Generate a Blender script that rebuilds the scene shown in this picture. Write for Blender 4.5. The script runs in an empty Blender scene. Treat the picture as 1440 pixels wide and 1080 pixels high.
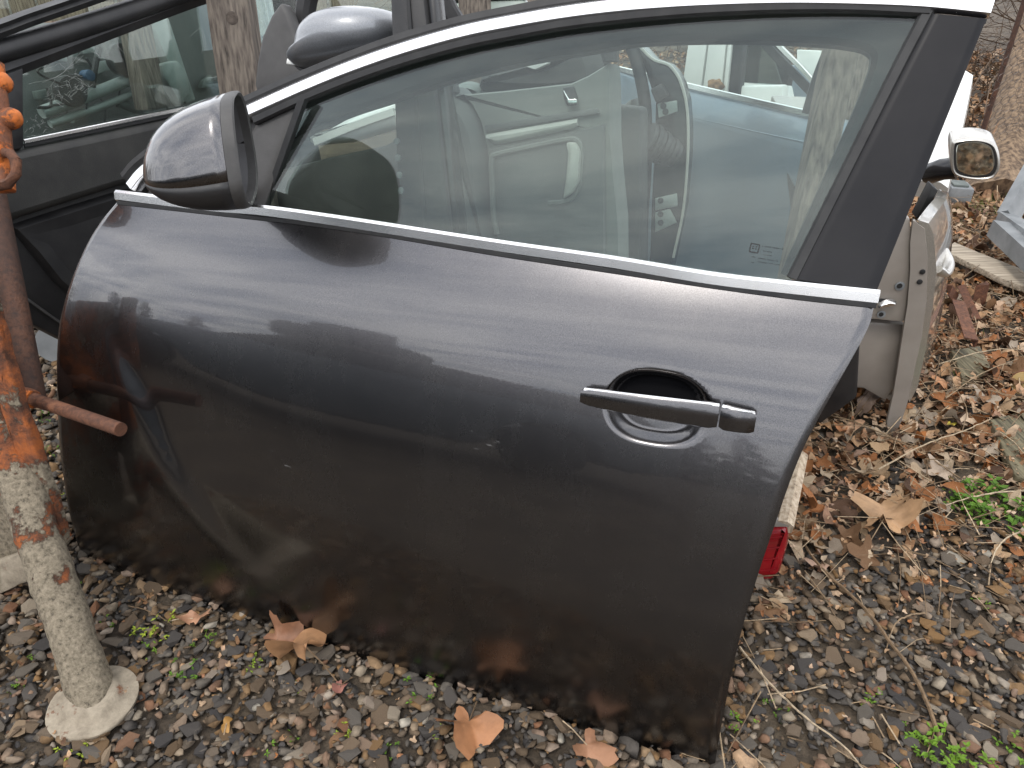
import bpy, bmesh, math, random
import numpy as np
from mathutils import Vector as V, Matrix, noise as mnoise

R = math.radians
random.seed(7)
rng = np.random.default_rng(7)
scene = bpy.context.scene
COL = scene.collection

# ---------------------------------------------------------------- camera
FPX, PITCH, HCAM = 1060.0, R(31.0), 1.08
cam_d = bpy.data.cameras.new('camera')
cam_d.sensor_width = 36.0
cam_d.lens = 36.0 * FPX / 1440.0
cam_d.clip_start = 0.02
cam_d.clip_end = 600
cam = bpy.data.objects.new('camera', cam_d)
COL.objects.link(cam)
cam.location = (0, 0, HCAM)
cam.rotation_euler = (R(90) - PITCH, 0, 0)
scene.camera = cam

# ---------------------------------------------------------------- world: bright broken overcast
SUN_EL, SUN_AZ = R(58), R(-150)
world = bpy.data.worlds.new('World')
scene.world = world
world.use_nodes = True
wn, wl = world.node_tree.nodes, world.node_tree.links
wn.clear()
w_out = wn.new('ShaderNodeOutputWorld')
w_bg = wn.new('ShaderNodeBackground')
w_sky = wn.new('ShaderNodeTexSky')
w_sky.sky_type = 'NISHITA'
w_sky.sun_disc = False
w_sky.sun_elevation = SUN_EL
w_sky.sun_rotation = SUN_AZ
w_sky.air_density = 1.0
w_sky.dust_density = 2.0
w_co = wn.new('ShaderNodeTexCoord')
w_sep = wn.new('ShaderNodeSeparateXYZ')
wl.new(w_co.outputs['Generated'], w_sep.inputs[0])
w_mx = wn.new('ShaderNodeMath'); w_mx.operation = 'MAXIMUM'; w_mx.inputs[1].default_value = 0.12
wl.new(w_sep.outputs['Z'], w_mx.inputs[0])
w_div = wn.new('ShaderNodeVectorMath'); w_div.operation = 'DIVIDE'      # project the dome on a flat cloud deck
wl.new(w_co.outputs['Generated'], w_div.inputs[0])
w_cmb = wn.new('ShaderNodeCombineXYZ')
for i in range(3):
    wl.new(w_mx.outputs[0], w_cmb.inputs[i])
wl.new(w_cmb.outputs[0], w_div.inputs[1])
w_map = wn.new('ShaderNodeMapping')
w_map.inputs['Rotation'].default_value = (0, 0, R(12))
w_map.inputs['Scale'].default_value = (0.55, 2.0, 0.0)
wl.new(w_div.outputs[0], w_map.inputs[0])
w_noi = wn.new('ShaderNodeTexNoise')
w_noi.inputs['Scale'].default_value = 1.3
w_noi.inputs['Detail'].default_value = 6
w_noi.inputs['Roughness'].default_value = 0.58
w_noi.inputs['Distortion'].default_value = 0.4
wl.new(w_map.outputs[0], w_noi.inputs['Vector'])
w_rmp = wn.new('ShaderNodeValToRGB')
w_rmp.color_ramp.elements[0].position = 0.37
w_rmp.color_ramp.elements[0].color = (6.2, 6.9, 8.2, 1)
w_rmp.color_ramp.elements[1].position = 0.60
w_rmp.color_ramp.elements[1].color = (17.5, 17.4, 17.4, 1)
wl.new(w_noi.outputs['Fac'], w_rmp.inputs[0])
w_mix = wn.new('ShaderNodeMix'); w_mix.data_type = 'RGBA'
w_mix.inputs[0].default_value = 0.86
wl.new(w_sky.outputs[0], w_mix.inputs[6])
wl.new(w_rmp.outputs[0], w_mix.inputs[7])
wl.new(w_mix.outputs[2], w_bg.inputs['Color'])
w_bg.inputs['Strength'].default_value = 0.15
wl.new(w_bg.outputs[0], w_out.inputs[0])

sun_d = bpy.data.lights.new('sun', 'SUN')
sun_d.energy = 1.3
sun_d.angle = R(14)
sun_d.color = (1.0, 0.95, 0.88)
sun = bpy.data.objects.new('sun', sun_d)
COL.objects.link(sun)
sun.rotation_euler = (R(90) - SUN_EL, 0, math.pi - SUN_AZ)
sun.location = (0, -4, 8)

vs = scene.view_settings
vs.view_transform = 'Standard'
vs.look = 'None'
vs.exposure = 0.1
vs.gamma = 1.0
vs.use_curve_mapping = False

# ---------------------------------------------------------------- pixel helpers
CAM = V((0, 0, HCAM))
FWD = V((0, math.cos(PITCH), -math.sin(PITCH)))
UPV = V((0, math.sin(PITCH), math.cos(PITCH)))

def ray(u, v):
    return V((1, 0, 0)) * ((u - 720) / FPX) + UPV * (-(v - 540) / FPX) + FWD

def at(u, v, depth):                       # point on the pixel's ray at a depth along the view axis
    return CAM + ray(u, v) * depth

def atz(u, v, z=0.0):                      # point where the pixel's ray meets height z
    d = ray(u, v)
    return CAM + d * ((z - HCAM) / d.z)

def proj(p):
    q = V(p) - CAM
    d = q.dot(FWD)
    return 720 + FPX * q.x / d, 540 - FPX * q.dot(UPV) / d, d

class Plane:
    """upright plane: origin on its ground line, ex along it, lean = degrees the top falls away from the viewer"""
    def __init__(s, a, b, lean):
        s.o = V(a)
        e = V(b) - V(a)
        s.ex = e.normalized()
        n = V((s.ex.y, -s.ex.x, 0)).normalized()
        if n.dot(CAM - s.o) < 0:
            n = -n
        s.up = V((0, 0, 1)) * math.cos(R(lean)) - n * math.sin(R(lean))
        s.n = n * math.cos(R(lean)) + V((0, 0, 1)) * math.sin(R(lean))
    def st(s, u, v, d=0.0):
        r = ray(u, v)
        o = s.o + s.n * d
        t = (o - CAM).dot(s.n) / r.dot(s.n)
        q = CAM + r * t - o
        return q.dot(s.ex), q.dot(s.up)
    def w(s, a, b, d=0.0):
        return s.o + s.ex * a + s.up * b + s.n * d
    def px(s, u, v, d=0.0):
        return s.w(*s.st(u, v, d), d)

# ---------------------------------------------------------------- materials
def new_mat(name):
    m = bpy.data.materials.new(name)
    m.use_nodes = True
    nt = m.node_tree
    return m, nt, nt.nodes['Principled BSDF']

def N(nt, kind, **kw):
    n = nt.nodes.new(kind)
    for k, v in kw.items():
        setattr(n, k, v)
    return n

def ramp(nt, stops):
    r = nt.nodes.new('ShaderNodeValToRGB')
    el = r.color_ramp.elements
    while len(el) > 1:
        el.remove(el[-1])
    el[0].position, el[0].color = stops[0][0], (*stops[0][1], 1)
    for p, c in stops[1:]:
        e = el.new(p); e.color = (*c, 1)
    return r

def noise(nt, scale, detail=4, rough=0.55, vec=None, stretch=None):
    n = nt.nodes.new('ShaderNodeTexNoise')
    n.inputs['Scale'].default_value = scale
    n.inputs['Detail'].default_value = detail
    n.inputs['Roughness'].default_value = rough
    tc = nt.nodes.new('ShaderNodeTexCoord')
    src = tc.outputs['Object']
    if stretch:
        mp = nt.nodes.new('ShaderNodeMapping')
        mp.inputs['Scale'].default_value = stretch
        nt.links.new(src, mp.inputs[0]); src = mp.outputs[0]
    nt.links.new(src, n.inputs['Vector'])
    return n

def simple(name, c0, c1=None, rough=0.5, metal=0.0, scale=30, lo=0.35, hi=0.65, bump=0.0, bscale=None,
           coat=0.0, rvar=0.12, stretch=None, spec=0.5):
    """base colour worn between c0 and c1 by noise, uneven gloss, optional fine relief"""
    m, nt, b = new_mat(name)
    c1 = c1 or tuple(min(1, x * 1.35 + 0.004) for x in c0)
    n = noise(nt, scale, 6, 0.6, stretch=stretch)
    r = ramp(nt, [(lo, c0), (hi, c1)])
    nt.links.new(n.outputs['Fac'], r.inputs[0])
    nt.links.new(r.outputs[0], b.inputs['Base Color'])
    mr = N(nt, 'ShaderNodeMapRange')
    mr.inputs['To Min'].default_value = max(0.02, rough - rvar)
    mr.inputs['To Max'].default_value = min(1, rough + rvar)
    n2 = noise(nt, scale * 0.37 + 3, 5, 0.65)
    nt.links.new(n2.outputs['Fac'], mr.inputs['Value'])
    nt.links.new(mr.outputs[0], b.inputs['Roughness'])
    b.inputs['Metallic'].default_value = metal
    b.inputs['Specular IOR Level'].default_value = spec
    if coat:
        b.inputs['Coat Weight'].default_value = coat
        b.inputs['Coat Roughness'].default_value = 0.04
    if bump:
        bn = noise(nt, bscale or scale * 4, 5, 0.65, stretch=stretch)
        bp = N(nt, 'ShaderNodeBump')
        bp.inputs['Strength'].default_value = bump
        bp.inputs['Distance'].default_value = 0.004
        nt.links.new(bn.outputs['Fac'], bp.inputs['Height'])
        nt.links.new(bp.outputs[0], b.inputs['Normal'])
    return m

def glass_mat(name, tint, dust=0.10, refl=1.0, dustcol=(0.32, 0.34, 0.31), rough=0.0):
    """thin pane: tinted see-through, fresnel mirror image, a film of dust that gathers unevenly"""
    m, nt, b = new_mat(name)
    nt.nodes.remove(b)
    out = nt.nodes['Material Output']
    tr = N(nt, 'ShaderNodeBsdfTransparent'); tr.inputs[0].default_value = (*tint, 1)
    gl = N(nt, 'ShaderNodeBsdfGlossy'); gl.inputs['Roughness'].default_value = rough
    gl.inputs['Color'].default_value = (refl, refl, refl, 1)
    fr = N(nt, 'ShaderNodeFresnel'); fr.inputs[0].default_value = 1.5
    m1 = N(nt, 'ShaderNodeMixShader')
    nt.links.new(fr.outputs[0], m1.inputs[0])
    nt.links.new(tr.outputs[0], m1.inputs[1]); nt.links.new(gl.outputs[0], m1.inputs[2])
    df = N(nt, 'ShaderNodeBsdfDiffuse'); df.inputs[0].default_value = (*dustcol, 1)
    n = noise(nt, 5, 4, 0.6)
    n2 = noise(nt, 160, 2, 0.5)
    mr = N(nt, 'ShaderNodeMapRange')
    mr.inputs['From Min'].default_value = 0.3; mr.inputs['From Max'].default_value = 0.75
    mr.inputs['To Min'].default_value = dust * 0.55; mr.inputs['To Max'].default_value = dust * 1.5
    nt.links.new(n.outputs['Fac'], mr.inputs['Value'])
    sp = N(nt, 'ShaderNodeMapRange')
    sp.inputs['From Min'].default_value = 0.77; sp.inputs['From Max'].default_value = 0.80
    sp.inputs['To Max'].default_value = 0.14
    nt.links.new(n2.outputs['Fac'], sp.inputs['Value'])
    ad = N(nt, 'ShaderNodeMath', operation='ADD', use_clamp=True)
    nt.links.new(mr.outputs[0], ad.inputs[0]); nt.links.new(sp.outputs[0], ad.inputs[1])
    m2 = N(nt, 'ShaderNodeMixShader')
    nt.links.new(ad.outputs[0], m2.inputs[0])
    nt.links.new(m1.outputs[0], m2.inputs[1]); nt.links.new(df.outputs[0], m2.inputs[2])
    nt.links.new(m2.outputs[0], out.inputs[0])
    return m

_a0 = atz(130, 802)
SCUFFS = []
for u_, v_, dep_, rx_, rz_ in ((422, 592, 1.30, 0.045, 0.026), (690, 560, 1.19, 0.08, 0.045), (1140, 640, 0.98, 0.012, 0.012)):
    q_ = at(u_, v_, dep_) - _a0
    SCUFFS.append((q_.x, q_.y, q_.z, rx_, rz_))

def paint_mat(name, base, rough=0.26, coat=1.0, dust=0.05, flake=0.10, metallic=1.0, cup=False, cior=1.5):
    m, nt, b = new_mat(name)
    b.inputs['Metallic'].default_value = metallic
    b.inputs['Coat Weight'].default_value = coat
    b.inputs['Coat Roughness'].default_value = 0.025
    b.inputs['Coat IOR'].default_value = cior
    fl = noise(nt, 900, 2, 0.6)                                   # metal flakes
    lo = tuple(x * (1 - flake * 2.2) for x in base); hi = tuple(x * (1 + flake * 2.2) for x in base)
    r = ramp(nt, [(0.35, lo), (0.65, hi)])
    nt.links.new(fl.outputs['Fac'], r.inputs[0])
    dn = noise(nt, 9, 9, 0.72, stretch=(1, 1, 0.45))               # thin film of road dust
    mr = N(nt, 'ShaderNodeMapRange')
    mr.inputs['From Min'].default_value = 0.42; mr.inputs['From Max'].default_value = 0.8
    mr.inputs['To Max'].default_value = dust * 2.2
    nt.links.new(dn.outputs['Fac'], mr.inputs['Value'])
    mx = N(nt, 'ShaderNodeMix', data_type='RGBA')
    nt.links.new(mr.outputs[0], mx.inputs[0])
    nt.links.new(r.outputs[0], mx.inputs[6]); mx.inputs[7].default_value = (0.22, 0.2, 0.17, 1)
    if cup:                                                        # black of the grip hollow: plastic lining plus its shade put into the colour
        at_ = N(nt, 'ShaderNodeAttribute'); at_.attribute_name = 'cup'
        m3 = N(nt, 'ShaderNodeMix', data_type='RGBA')
        nt.links.new(at_.outputs['Fac'], m3.inputs[0]); nt.links.new(mx.outputs[2], m3.inputs[6]); m3.inputs[7].default_value = (0.008, 0.008, 0.009, 1)
        nt.links.new(m3.outputs[2], b.inputs['Base Color'])
        iv = N(nt, 'ShaderNodeMath', operation='SUBTRACT'); iv.inputs[0].default_value = 1.0
        nt.links.new(at_.outputs['Fac'], iv.inputs[1])
        sl = N(nt, 'ShaderNodeMath', operation='MULTIPLY'); sl.inputs[1].default_value = 0.5; nt.links.new(iv.outputs[0], sl.inputs[0]); nt.links.new(sl.outputs[0], b.inputs['Specular IOR Level'])
        nt.links.new(iv.outputs[0], b.inputs['Coat Weight']); nt.links.new(iv.outputs[0], b.inputs['Metallic'])
        # old scuffs: fine pale scratches in two patches
        tc = N(nt, 'ShaderNodeTexCoord')
        scr = noise(nt, 90, 5, 0.65, stretch=(0.5, 0.5, 3.0)); sc2 = noise(nt, 9, 3, 0.5)
        acc = None
        for (cx, cy, cz, rx, rz) in SCUFFS:
            sb = N(nt, 'ShaderNodeVectorMath', operation='SUBTRACT'); sb.inputs[1].default_value = (cx, cy, cz)
            nt.links.new(tc.outputs['Object'], sb.inputs[0])
            dv = N(nt, 'ShaderNodeVectorMath', operation='DIVIDE'); dv.inputs[1].default_value = (rx, 0.2, rz)
            nt.links.new(sb.outputs[0], dv.inputs[0])
            ln = N(nt, 'ShaderNodeVectorMath', operation='LENGTH'); nt.links.new(dv.outputs[0], ln.inputs[0])
            mr2 = N(nt, 'ShaderNodeMapRange'); mr2.inputs['From Min'].default_value = 1.0; mr2.inputs['From Max'].default_value = 0.3
            nt.links.new(ln.outputs['Value'], mr2.inputs['Value'])
            if acc is None: acc = mr2
            else:
                ad_ = N(nt, 'ShaderNodeMath', operation='MAXIMUM'); nt.links.new(acc.outputs[0], ad_.inputs[0]); nt.links.new(mr2.outputs[0], ad_.inputs[1]); acc = ad_
        rd = N(nt, 'ShaderNodeMath', operation='MULTIPLY_ADD'); rd.inputs[1].default_value = 0.17; nt.links.new(acc.outputs[0], rd.inputs[0]); nt.links.new(scr.outputs['Fac'], rd.inputs[2])
        th = ramp(nt, [(0.70, (0, 0, 0)), (0.74, (1, 1, 1))]); nt.links.new(rd.outputs[0], th.inputs[0])
        ml = N(nt, 'ShaderNodeMath', operation='MULTIPLY'); nt.links.new(th.outputs[0], ml.inputs[0]); nt.links.new(acc.outputs[0], ml.inputs[1])
        ml2 = N(nt, 'ShaderNodeMath', operation='MULTIPLY'); ml2.inputs[1].default_value = 0.3; nt.links.new(ml.outputs[0], ml2.inputs[0])
        df = N(nt, 'ShaderNodeBsdfDiffuse'); df.inputs[0].default_value = (0.55, 0.55, 0.54, 1)
        ms_ = N(nt, 'ShaderNodeMixShader'); nt.links.new(ml2.outputs[0], ms_.inputs[0])
        nt.links.new(b.outputs[0], ms_.inputs[1]); nt.links.new(df.outputs[0], ms_.inputs[2])
        nt.links.new(ms_.outputs[0], nt.nodes['Material Output'].inputs[0])
    else:
        nt.links.new(mx.outputs[2], b.inputs['Base Color'])
    rr = N(nt, 'ShaderNodeMapRange')
    rr.inputs['To Min'].default_value = rough - 0.04; rr.inputs['To Max'].default_value = rough + 0.08
    nt.links.new(dn.outputs['Fac'], rr.inputs['Value'])
    nt.links.new(rr.outputs[0], b.inputs['Roughness'])
    sm = noise(nt, 4, 7, 0.7)                                      # smears in the lacquer
    cr = N(nt, 'ShaderNodeMapRange')
    cr.inputs['From Min'].default_value = 0.35; cr.inputs['From Max'].default_value = 0.75
    cr.inputs['To Min'].default_value = 0.0; cr.inputs['To Max'].default_value = 0.05
    nt.links.new(sm.outputs['Fac'], cr.inputs['Value'])
    if cup:                                                        # grime thrown up along the lower edge dulls the lacquer
        tz = N(nt, 'ShaderNodeTexCoord'); sz = N(nt, 'ShaderNodeSeparateXYZ'); nt.links.new(tz.outputs['Object'], sz.inputs[0])
        gz = N(nt, 'ShaderNodeMapRange'); gz.inputs['From Min'].default_value = 0.36; gz.inputs['From Max'].default_value = 0.06
        gz.inputs['To Max'].default_value = 0.34
        nt.links.new(sz.outputs['Z'], gz.inputs['Value'])
        gm_ = N(nt, 'ShaderNodeMath', operation='MULTIPLY'); nt.links.new(gz.outputs[0], gm_.inputs[0]); nt.links.new(sm.outputs['Fac'], gm_.inputs[1])
        ga_ = N(nt, 'ShaderNodeMath', operation='ADD'); nt.links.new(gm_.outputs[0], ga_.inputs[0]); nt.links.new(cr.outputs[0], ga_.inputs[1])
        nt.links.new(ga_.outputs[0], b.inputs['Coat Roughness'])
    else:
        nt.links.new(cr.outputs[0], b.inputs['Coat Roughness'])
    op = noise(nt, 260, 2, 0.5)                                    # orange peel
    bp = N(nt, 'ShaderNodeBump'); bp.inputs['Strength'].default_value = 0.02; bp.inputs['Distance'].default_value = 0.001
    nt.links.new(op.outputs['Fac'], bp.inputs['Height'])
    nt.links.new(bp.outputs[0], b.inputs['Coat Normal'])
    return m

def rust_mat(name, rust0, rust1, paint, lo, hi, scale=9, paint2=None, rough=0.75):
    m, nt, b = new_mat(name)
    n = noise(nt, scale, 10, 0.68)
    mask = ramp(nt, [(lo, (0, 0, 0)), (hi, (1, 1, 1))])
    nt.links.new(n.outputs['Fac'], mask.inputs[0])
    n2 = noise(nt, scale * 8, 6, 0.7)
    rr = ramp(nt, [(0.32, rust0), (0.68, rust1)])
    nt.links.new(n2.outputs['Fac'], rr.inputs[0])
    n3 = noise(nt, scale * 3, 6, 0.7)
    pr = ramp(nt, [(0.3, paint), (0.7, paint2 or tuple(x * 0.6 for x in paint))])
    nt.links.new(n3.outputs['Fac'], pr.inputs[0])
    mx = N(nt, 'ShaderNodeMix', data_type='RGBA')
    nt.links.new(mask.outputs[0], mx.inputs[0])
    nt.links.new(rr.outputs[0], mx.inputs[6]); nt.links.new(pr.outputs[0], mx.inputs[7])
    nt.links.new(mx.outputs[2], b.inputs['Base Color'])
    b.inputs['Roughness'].default_value = rough
    bn = noise(nt, scale * 14, 6, 0.7)
    add = N(nt, 'ShaderNodeMath', operation='MULTIPLY_ADD'); add.inputs[1].default_value = 1.2
    nt.links.new(mask.outputs[0], add.inputs[0]); nt.links.new(bn.outputs['Fac'], add.inputs[2])
    bp = N(nt, 'ShaderNodeBump'); bp.inputs['Strength'].default_value = 0.55; bp.inputs['Distance'].default_value = 0.003
    nt.links.new(add.outputs[0], bp.inputs['Height']); nt.links.new(bp.outputs[0], b.inputs['Normal'])
    return m

def wood_mat(name, c0, c1, axis='z', scale=20):
    m, nt, b = new_mat(name)
    st = {'z': (6, 6, 0.35), 'x': (0.35, 6, 6), 'y': (6, 0.35, 6)}[axis]
    n = noise(nt, scale, 3, 0.55, stretch=st)
    r = ramp(nt, [(0.28, tuple(x * 0.3 for x in c0)), (0.42, c0), (0.66, c1)])
    nt.links.new(n.outputs['Fac'], r.inputs[0])
    nt.links.new(r.outputs[0], b.inputs['Base Color'])
    b.inputs['Roughness'].default_value = 0.85
    bp = N(nt, 'ShaderNodeBump'); bp.inputs['Strength'].default_value = 0.6; bp.inputs['Distance'].default_value = 0.004
    nt.links.new(n.outputs['Fac'], bp.inputs['Height']); nt.links.new(bp.outputs[0], b.inputs['Normal'])
    return m

def scatter_mat(name, stops, rough=0.8, per_object=False, bump=0.5, bscale=60, vein=False):
    """colour of each piece picked from stops, by the piece's own number"""
    m, nt, b = new_mat(name)
    if per_object:
        src = N(nt, 'ShaderNodeObjectInfo').outputs['Random']
    else:
        a = N(nt, 'ShaderNodeAttribute'); a.attribute_name = 'rnd'
        src = a.outputs['Fac']
    r = ramp(nt, stops)
    nt.links.new(src, r.inputs[0])
    n = noise(nt, bscale, 5, 0.65)
    n0 = ramp(nt, [(0.28, (0.5, 0.5, 0.5)), (0.7, (1.35, 1.3, 1.25))])
    nt.links.new(n.outputs['Fac'], n0.inputs[0])
    mx = N(nt, 'ShaderNodeMix', data_type='RGBA', blend_type='MULTIPLY')
    mx.inputs[0].default_value = 1.0
    nt.links.new(r.outputs[0], mx.inputs[6]); nt.links.new(n0.outputs[0], mx.inputs[7])
    nt.links.new(mx.outputs[2], b.inputs['Base Color'])
    b.inputs['Roughness'].default_value = rough
    b.inputs['Specular IOR Level'].default_value = 0.2
    if bump:
        bp = N(nt, 'ShaderNodeBump'); bp.inputs['Strength'].default_value = bump; bp.inputs['Distance'].default_value = 0.003
        nt.links.new(n.outputs['Fac'], bp.inputs['Height']); nt.links.new(bp.outputs[0], b.inputs['Normal'])
    return m

M = {}
M['paint'] = paint_mat('dark_grey_metallic_paint', (0.105, 0.102, 0.106), rough=0.25, cup=True, cior=1.55)
M['chrome'] = simple('brushed_aluminium', (0.84, 0.83, 0.82), (0.88, 0.87, 0.86), rough=0.22, metal=1.0, scale=14, rvar=0.05)
M['rubber'] = simple('black_rubber', (0.008, 0.008, 0.009), (0.018, 0.018, 0.018), rough=0.55, scale=40, bump=0.05)
M['blackplastic'] = simple('black_plastic', (0.016, 0.016, 0.017), (0.026, 0.025, 0.025), rough=0.5, scale=25, bump=0.12, bscale=500)
M['greyplastic'] = simple('dark_grey_plastic', (0.045, 0.043, 0.042), (0.062, 0.06, 0.058), rough=0.55, scale=25, bump=0.12, bscale=500)
M['pillar'] = simple('matt_black_foil', (0.007, 0.007, 0.009), (0.015, 0.0145, 0.016), rough=0.40, scale=7, rvar=0.15, spec=0.22)
M['cavity'] = simple('grey_moulded_plastic', (0.05, 0.049, 0.052), (0.075, 0.073, 0.076), rough=0.6, scale=14)
M['glass'] = glass_mat('green_tinted_dusty_glass', (0.80, 0.88, 0.85), dust=0.022)
M['glass2'] = glass_mat('dusty_side_glass', (0.80, 0.88, 0.85), dust=0.03)
M['etch'] = simple('dark_etching', (0.02, 0.022, 0.022), rough=0.7)

# ---------------------------------------------------------------- object helpers
def tag(o, label=None, cat=None, group=None, kind=None):
    if label: o['label'] = label
    if cat: o['category'] = cat
    if group: o['group'] = group
    if kind: o['kind'] = kind
    return o

def thing(name, loc, label, cat, group=None):
    o = bpy.data.objects.new(name, None)
    o.empty_display_size = 0.1
    COL.objects.link(o)
    o.location = loc
    o['o'] = 0
    del o['o']
    return tag(o, label, cat, group)

def origin_of(p):
    v = V((0, 0, 0))
    while p is not None:
        v = v + V(p.location)
        p = p.parent
    return v

def mesh_obj(name, verts, faces, mat, parent=None, smooth=False, loc=None):
    """verts in world space; stored relative to the parent's base (or to loc)"""
    o0 = origin_of(parent) if parent is not None else (V(loc) if loc is not None else V((0, 0, 0)))
    me = bpy.data.meshes.new(name)
    me.from_pydata([tuple(V(v) - o0) for v in verts], [], faces)
    bm = bmesh.new(); bm.from_mesh(me)
    bmesh.ops.recalc_face_normals(bm, faces=bm.faces)
    bm.to_mesh(me); bm.free()
    me.materials.append(mat)
    if smooth:
        me.shade_smooth()
    o = bpy.data.objects.new(name, me)
    COL.objects.link(o)
    if parent is not None:
        o.parent = parent
    else:
        o.location = o0
    return o

def auto_smooth(o, ang=35):
    me = o.data
    me.shade_smooth()
    bm = bmesh.new(); bm.from_mesh(me)
    for e in bm.edges:
        if len(e.link_faces) == 2 and e.calc_face_angle(0) > R(ang):
            e.smooth = False
    bm.to_mesh(me); bm.free()
    return o

def bevel(o, w, seg=2):
    bm = bmesh.new(); bm.from_mesh(o.data)
    es = [e for e in bm.edges if len(e.link_faces) == 2 and e.calc_face_angle(0) > R(30)]
    bmesh.ops.bevel(bm, geom=es, offset=w, offset_type='OFFSET', segments=seg, profile=0.5, affect='EDGES', clamp_overlap=True)
    bm.to_mesh(o.data); bm.free()
    return auto_smooth(o, 40)

def catmull(pts, n, closed=False):
    """n points along a smooth curve through pts"""
    P = [np.array(p, float) for p in pts]
    k = len(P)
    segs = k if closed else k - 1
    out = []
    for i in range(n):
        x = i / (n if closed else n - 1) * segs
        j = min(int(x), segs - 1); f = x - j
        if closed:
            a, b, c, d = P[(j - 1) % k], P[j], P[(j + 1) % k], P[(j + 2) % k]
        else:
            b, c = P[j], P[j + 1]
            a = P[j - 1] if j > 0 else 2 * b - c
            d = P[j + 2] if j + 2 < k else 2 * c - b
        out.append(0.5 * ((2 * b) + (c - a) * f + (2 * a - 5 * b + 4 * c - d) * f * f + (3 * b - a - 3 * c + d) * f ** 3))
    return out

def slab(name, pl, px, d0, d1, mat, parent=None, bev=0.003, at_d=None, seg=2, st=False, loc=None):
    """outline (pixels on the plane, or s,t pairs) pulled out between depths d0 and d1 of the plane"""
    ref = d1 if at_d is None else at_d
    q = [tuple(p) if st else pl.st(p[0], p[1], ref) for p in px]
    n = len(q)
    vs_ = [pl.w(a, b, d1) for a, b in q] + [pl.w(a, b, d0) for a, b in q]
    fs = [tuple(range(n)), tuple(range(2 * n - 1, n - 1, -1))]
    for i in range(n):
        j = (i + 1) % n
        fs.append((i, i + n, j + n, j))
    o = mesh_obj(name, vs_, fs, mat, parent, loc=loc)
    if bev:
        bevel(o, bev, seg)
    return o

def inset_ring(q, w):
    """move a closed (s,t) ring inwards by w"""
    n = len(q); out = []
    area = sum(q[i][0] * q[(i + 1) % n][1] - q[(i + 1) % n][0] * q[i][1] for i in range(n))
    sg = 1 if area > 0 else -1
    for i in range(n):
        a, c = np.array(q[i - 1]), np.array(q[(i + 1) % n])
        t = c - a; L = np.linalg.norm(t) or 1
        nn = np.array([-t[1], t[0]]) / L * sg
        out.append(tuple(np.array(q[i]) + nn * w))
    return out

def pillow(name, pl, px, prof, mat, parent=None, npts=64, at_d=None, st=False, smooth_outline=True, back=None, bump=None):
    """closed outline with a rounded section: prof = [(inset, depth), ...] from the rim to the crown"""
    ref = prof[-1][1] if at_d is None else at_d
    q = [tuple(p) if st else pl.st(p[0], p[1], ref) for p in px]
    if smooth_outline:
        q = [tuple(x) for x in catmull(q, npts, True)]
    n = len(q)
    rings = [(q, prof[0][1])] if prof[0][0] == 0 else []
    for ins, d in prof[1 if rings else 0:]:
        rings.append((inset_ring(q, ins), d))
    if back is not None:
        rings.insert(0, (q, back))
    vs_, fs = [], []
    for rg, d in rings:
        vs_ += [pl.w(a, b, d) for a, b in rg]
    for k in range(len(rings) - 1):
        for i in range(n):
            j = (i + 1) % n
            fs.append((k * n + i, k * n + j, (k + 1) * n + j, (k + 1) * n + i))
    fs.append(tuple(range((len(rings) - 1) * n, len(rings) * n)))
    if back is not None:
        fs.append(tuple(range(n - 1, -1, -1)))
    o = mesh_obj(name, vs_, fs, mat, parent)
    auto_smooth(o, 50)
    for f in o.data.polygons:
        if len(f.vertices) > 4:
            f.use_smooth = False
    return o

def dome(name, pl, px, d0, depth, mat, parent=None, npts=64, at_d=None, power=2.0, centre=None):
    """rounded shell: outline shrinks to a centre while it rises to depth"""
    ref = d0 if at_d is None else at_d
    q = np.array(catmull([pl.st(u, v, ref) for u, v in px], npts, True))
    c = np.array(pl.st(*centre, ref)) if centre else q.mean(0)
    sc = [1.0, 1.0, 0.985, 0.95, 0.88, 0.78, 0.64, 0.46, 0.25, 0.08]
    vs_, fs = [], []
    for k, f in enumerate(sc):
        d = d0 - 0.02 if k == 0 else d0 + depth * (1 - f ** power) ** (1 / power)
        vs_ += [pl.w(*(c + (p_ - c) * f), d) for p_ in q]
    n = npts
    for k in range(len(sc) - 1):
        for i in range(n):
            j = (i + 1) % n
            fs.append((k * n + i, k * n + j, (k + 1) * n + j, (k + 1) * n + i))
    fs += [tuple(range(n - 1, -1, -1)), tuple(range((len(sc) - 1) * n, len(sc) * n))]
    return auto_smooth(mesh_obj(name, vs_, fs, mat, parent), 60)

def sweep(name, pts, prof, nrm, mat, parent=None, closed_ends=True, smooth=True, loc=None, ang=40):
    """profile [(side, out), ...] pulled along pts; nrm = outward direction (vector or one per point)"""
    pts = [V(p) for p in pts]
    k, m = len(pts), len(prof)
    vs_, fs = [], []
    for i, p in enumerate(pts):
        t = (pts[min(i + 1, k - 1)] - pts[max(i - 1, 0)]).normalized()
        nn = V(nrm[i]) if isinstance(nrm, list) else V(nrm)
        side = nn.cross(t)
        side = side.normalized() if side.length > 1e-6 else V((1, 0, 0))
        nn = t.cross(side).normalized()
        for a, b in prof:
            vs_.append(p + side * a + nn * b)
    for i in range(k - 1):
        for j in range(m):
            j2 = (j + 1) % m
            fs.append((i * m + j, i * m + j2, (i + 1) * m + j2, (i + 1) * m + j))
    if closed_ends:
        fs.append(tuple(range(m - 1, -1, -1)))
        fs.append(tuple(range((k - 1) * m, k * m)))
    o = mesh_obj(name, vs_, fs, mat, parent, loc=loc)
    return auto_smooth(o, ang) if smooth else o

def rect(w, d, c=0.25):
    """flat strip section, corners cut"""
    h, e = w / 2, min(w, d) * c
    return [(-h, 0), (-h, d - e), (-h + e, d), (h - e, d), (h, d - e), (h, 0)]

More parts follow.
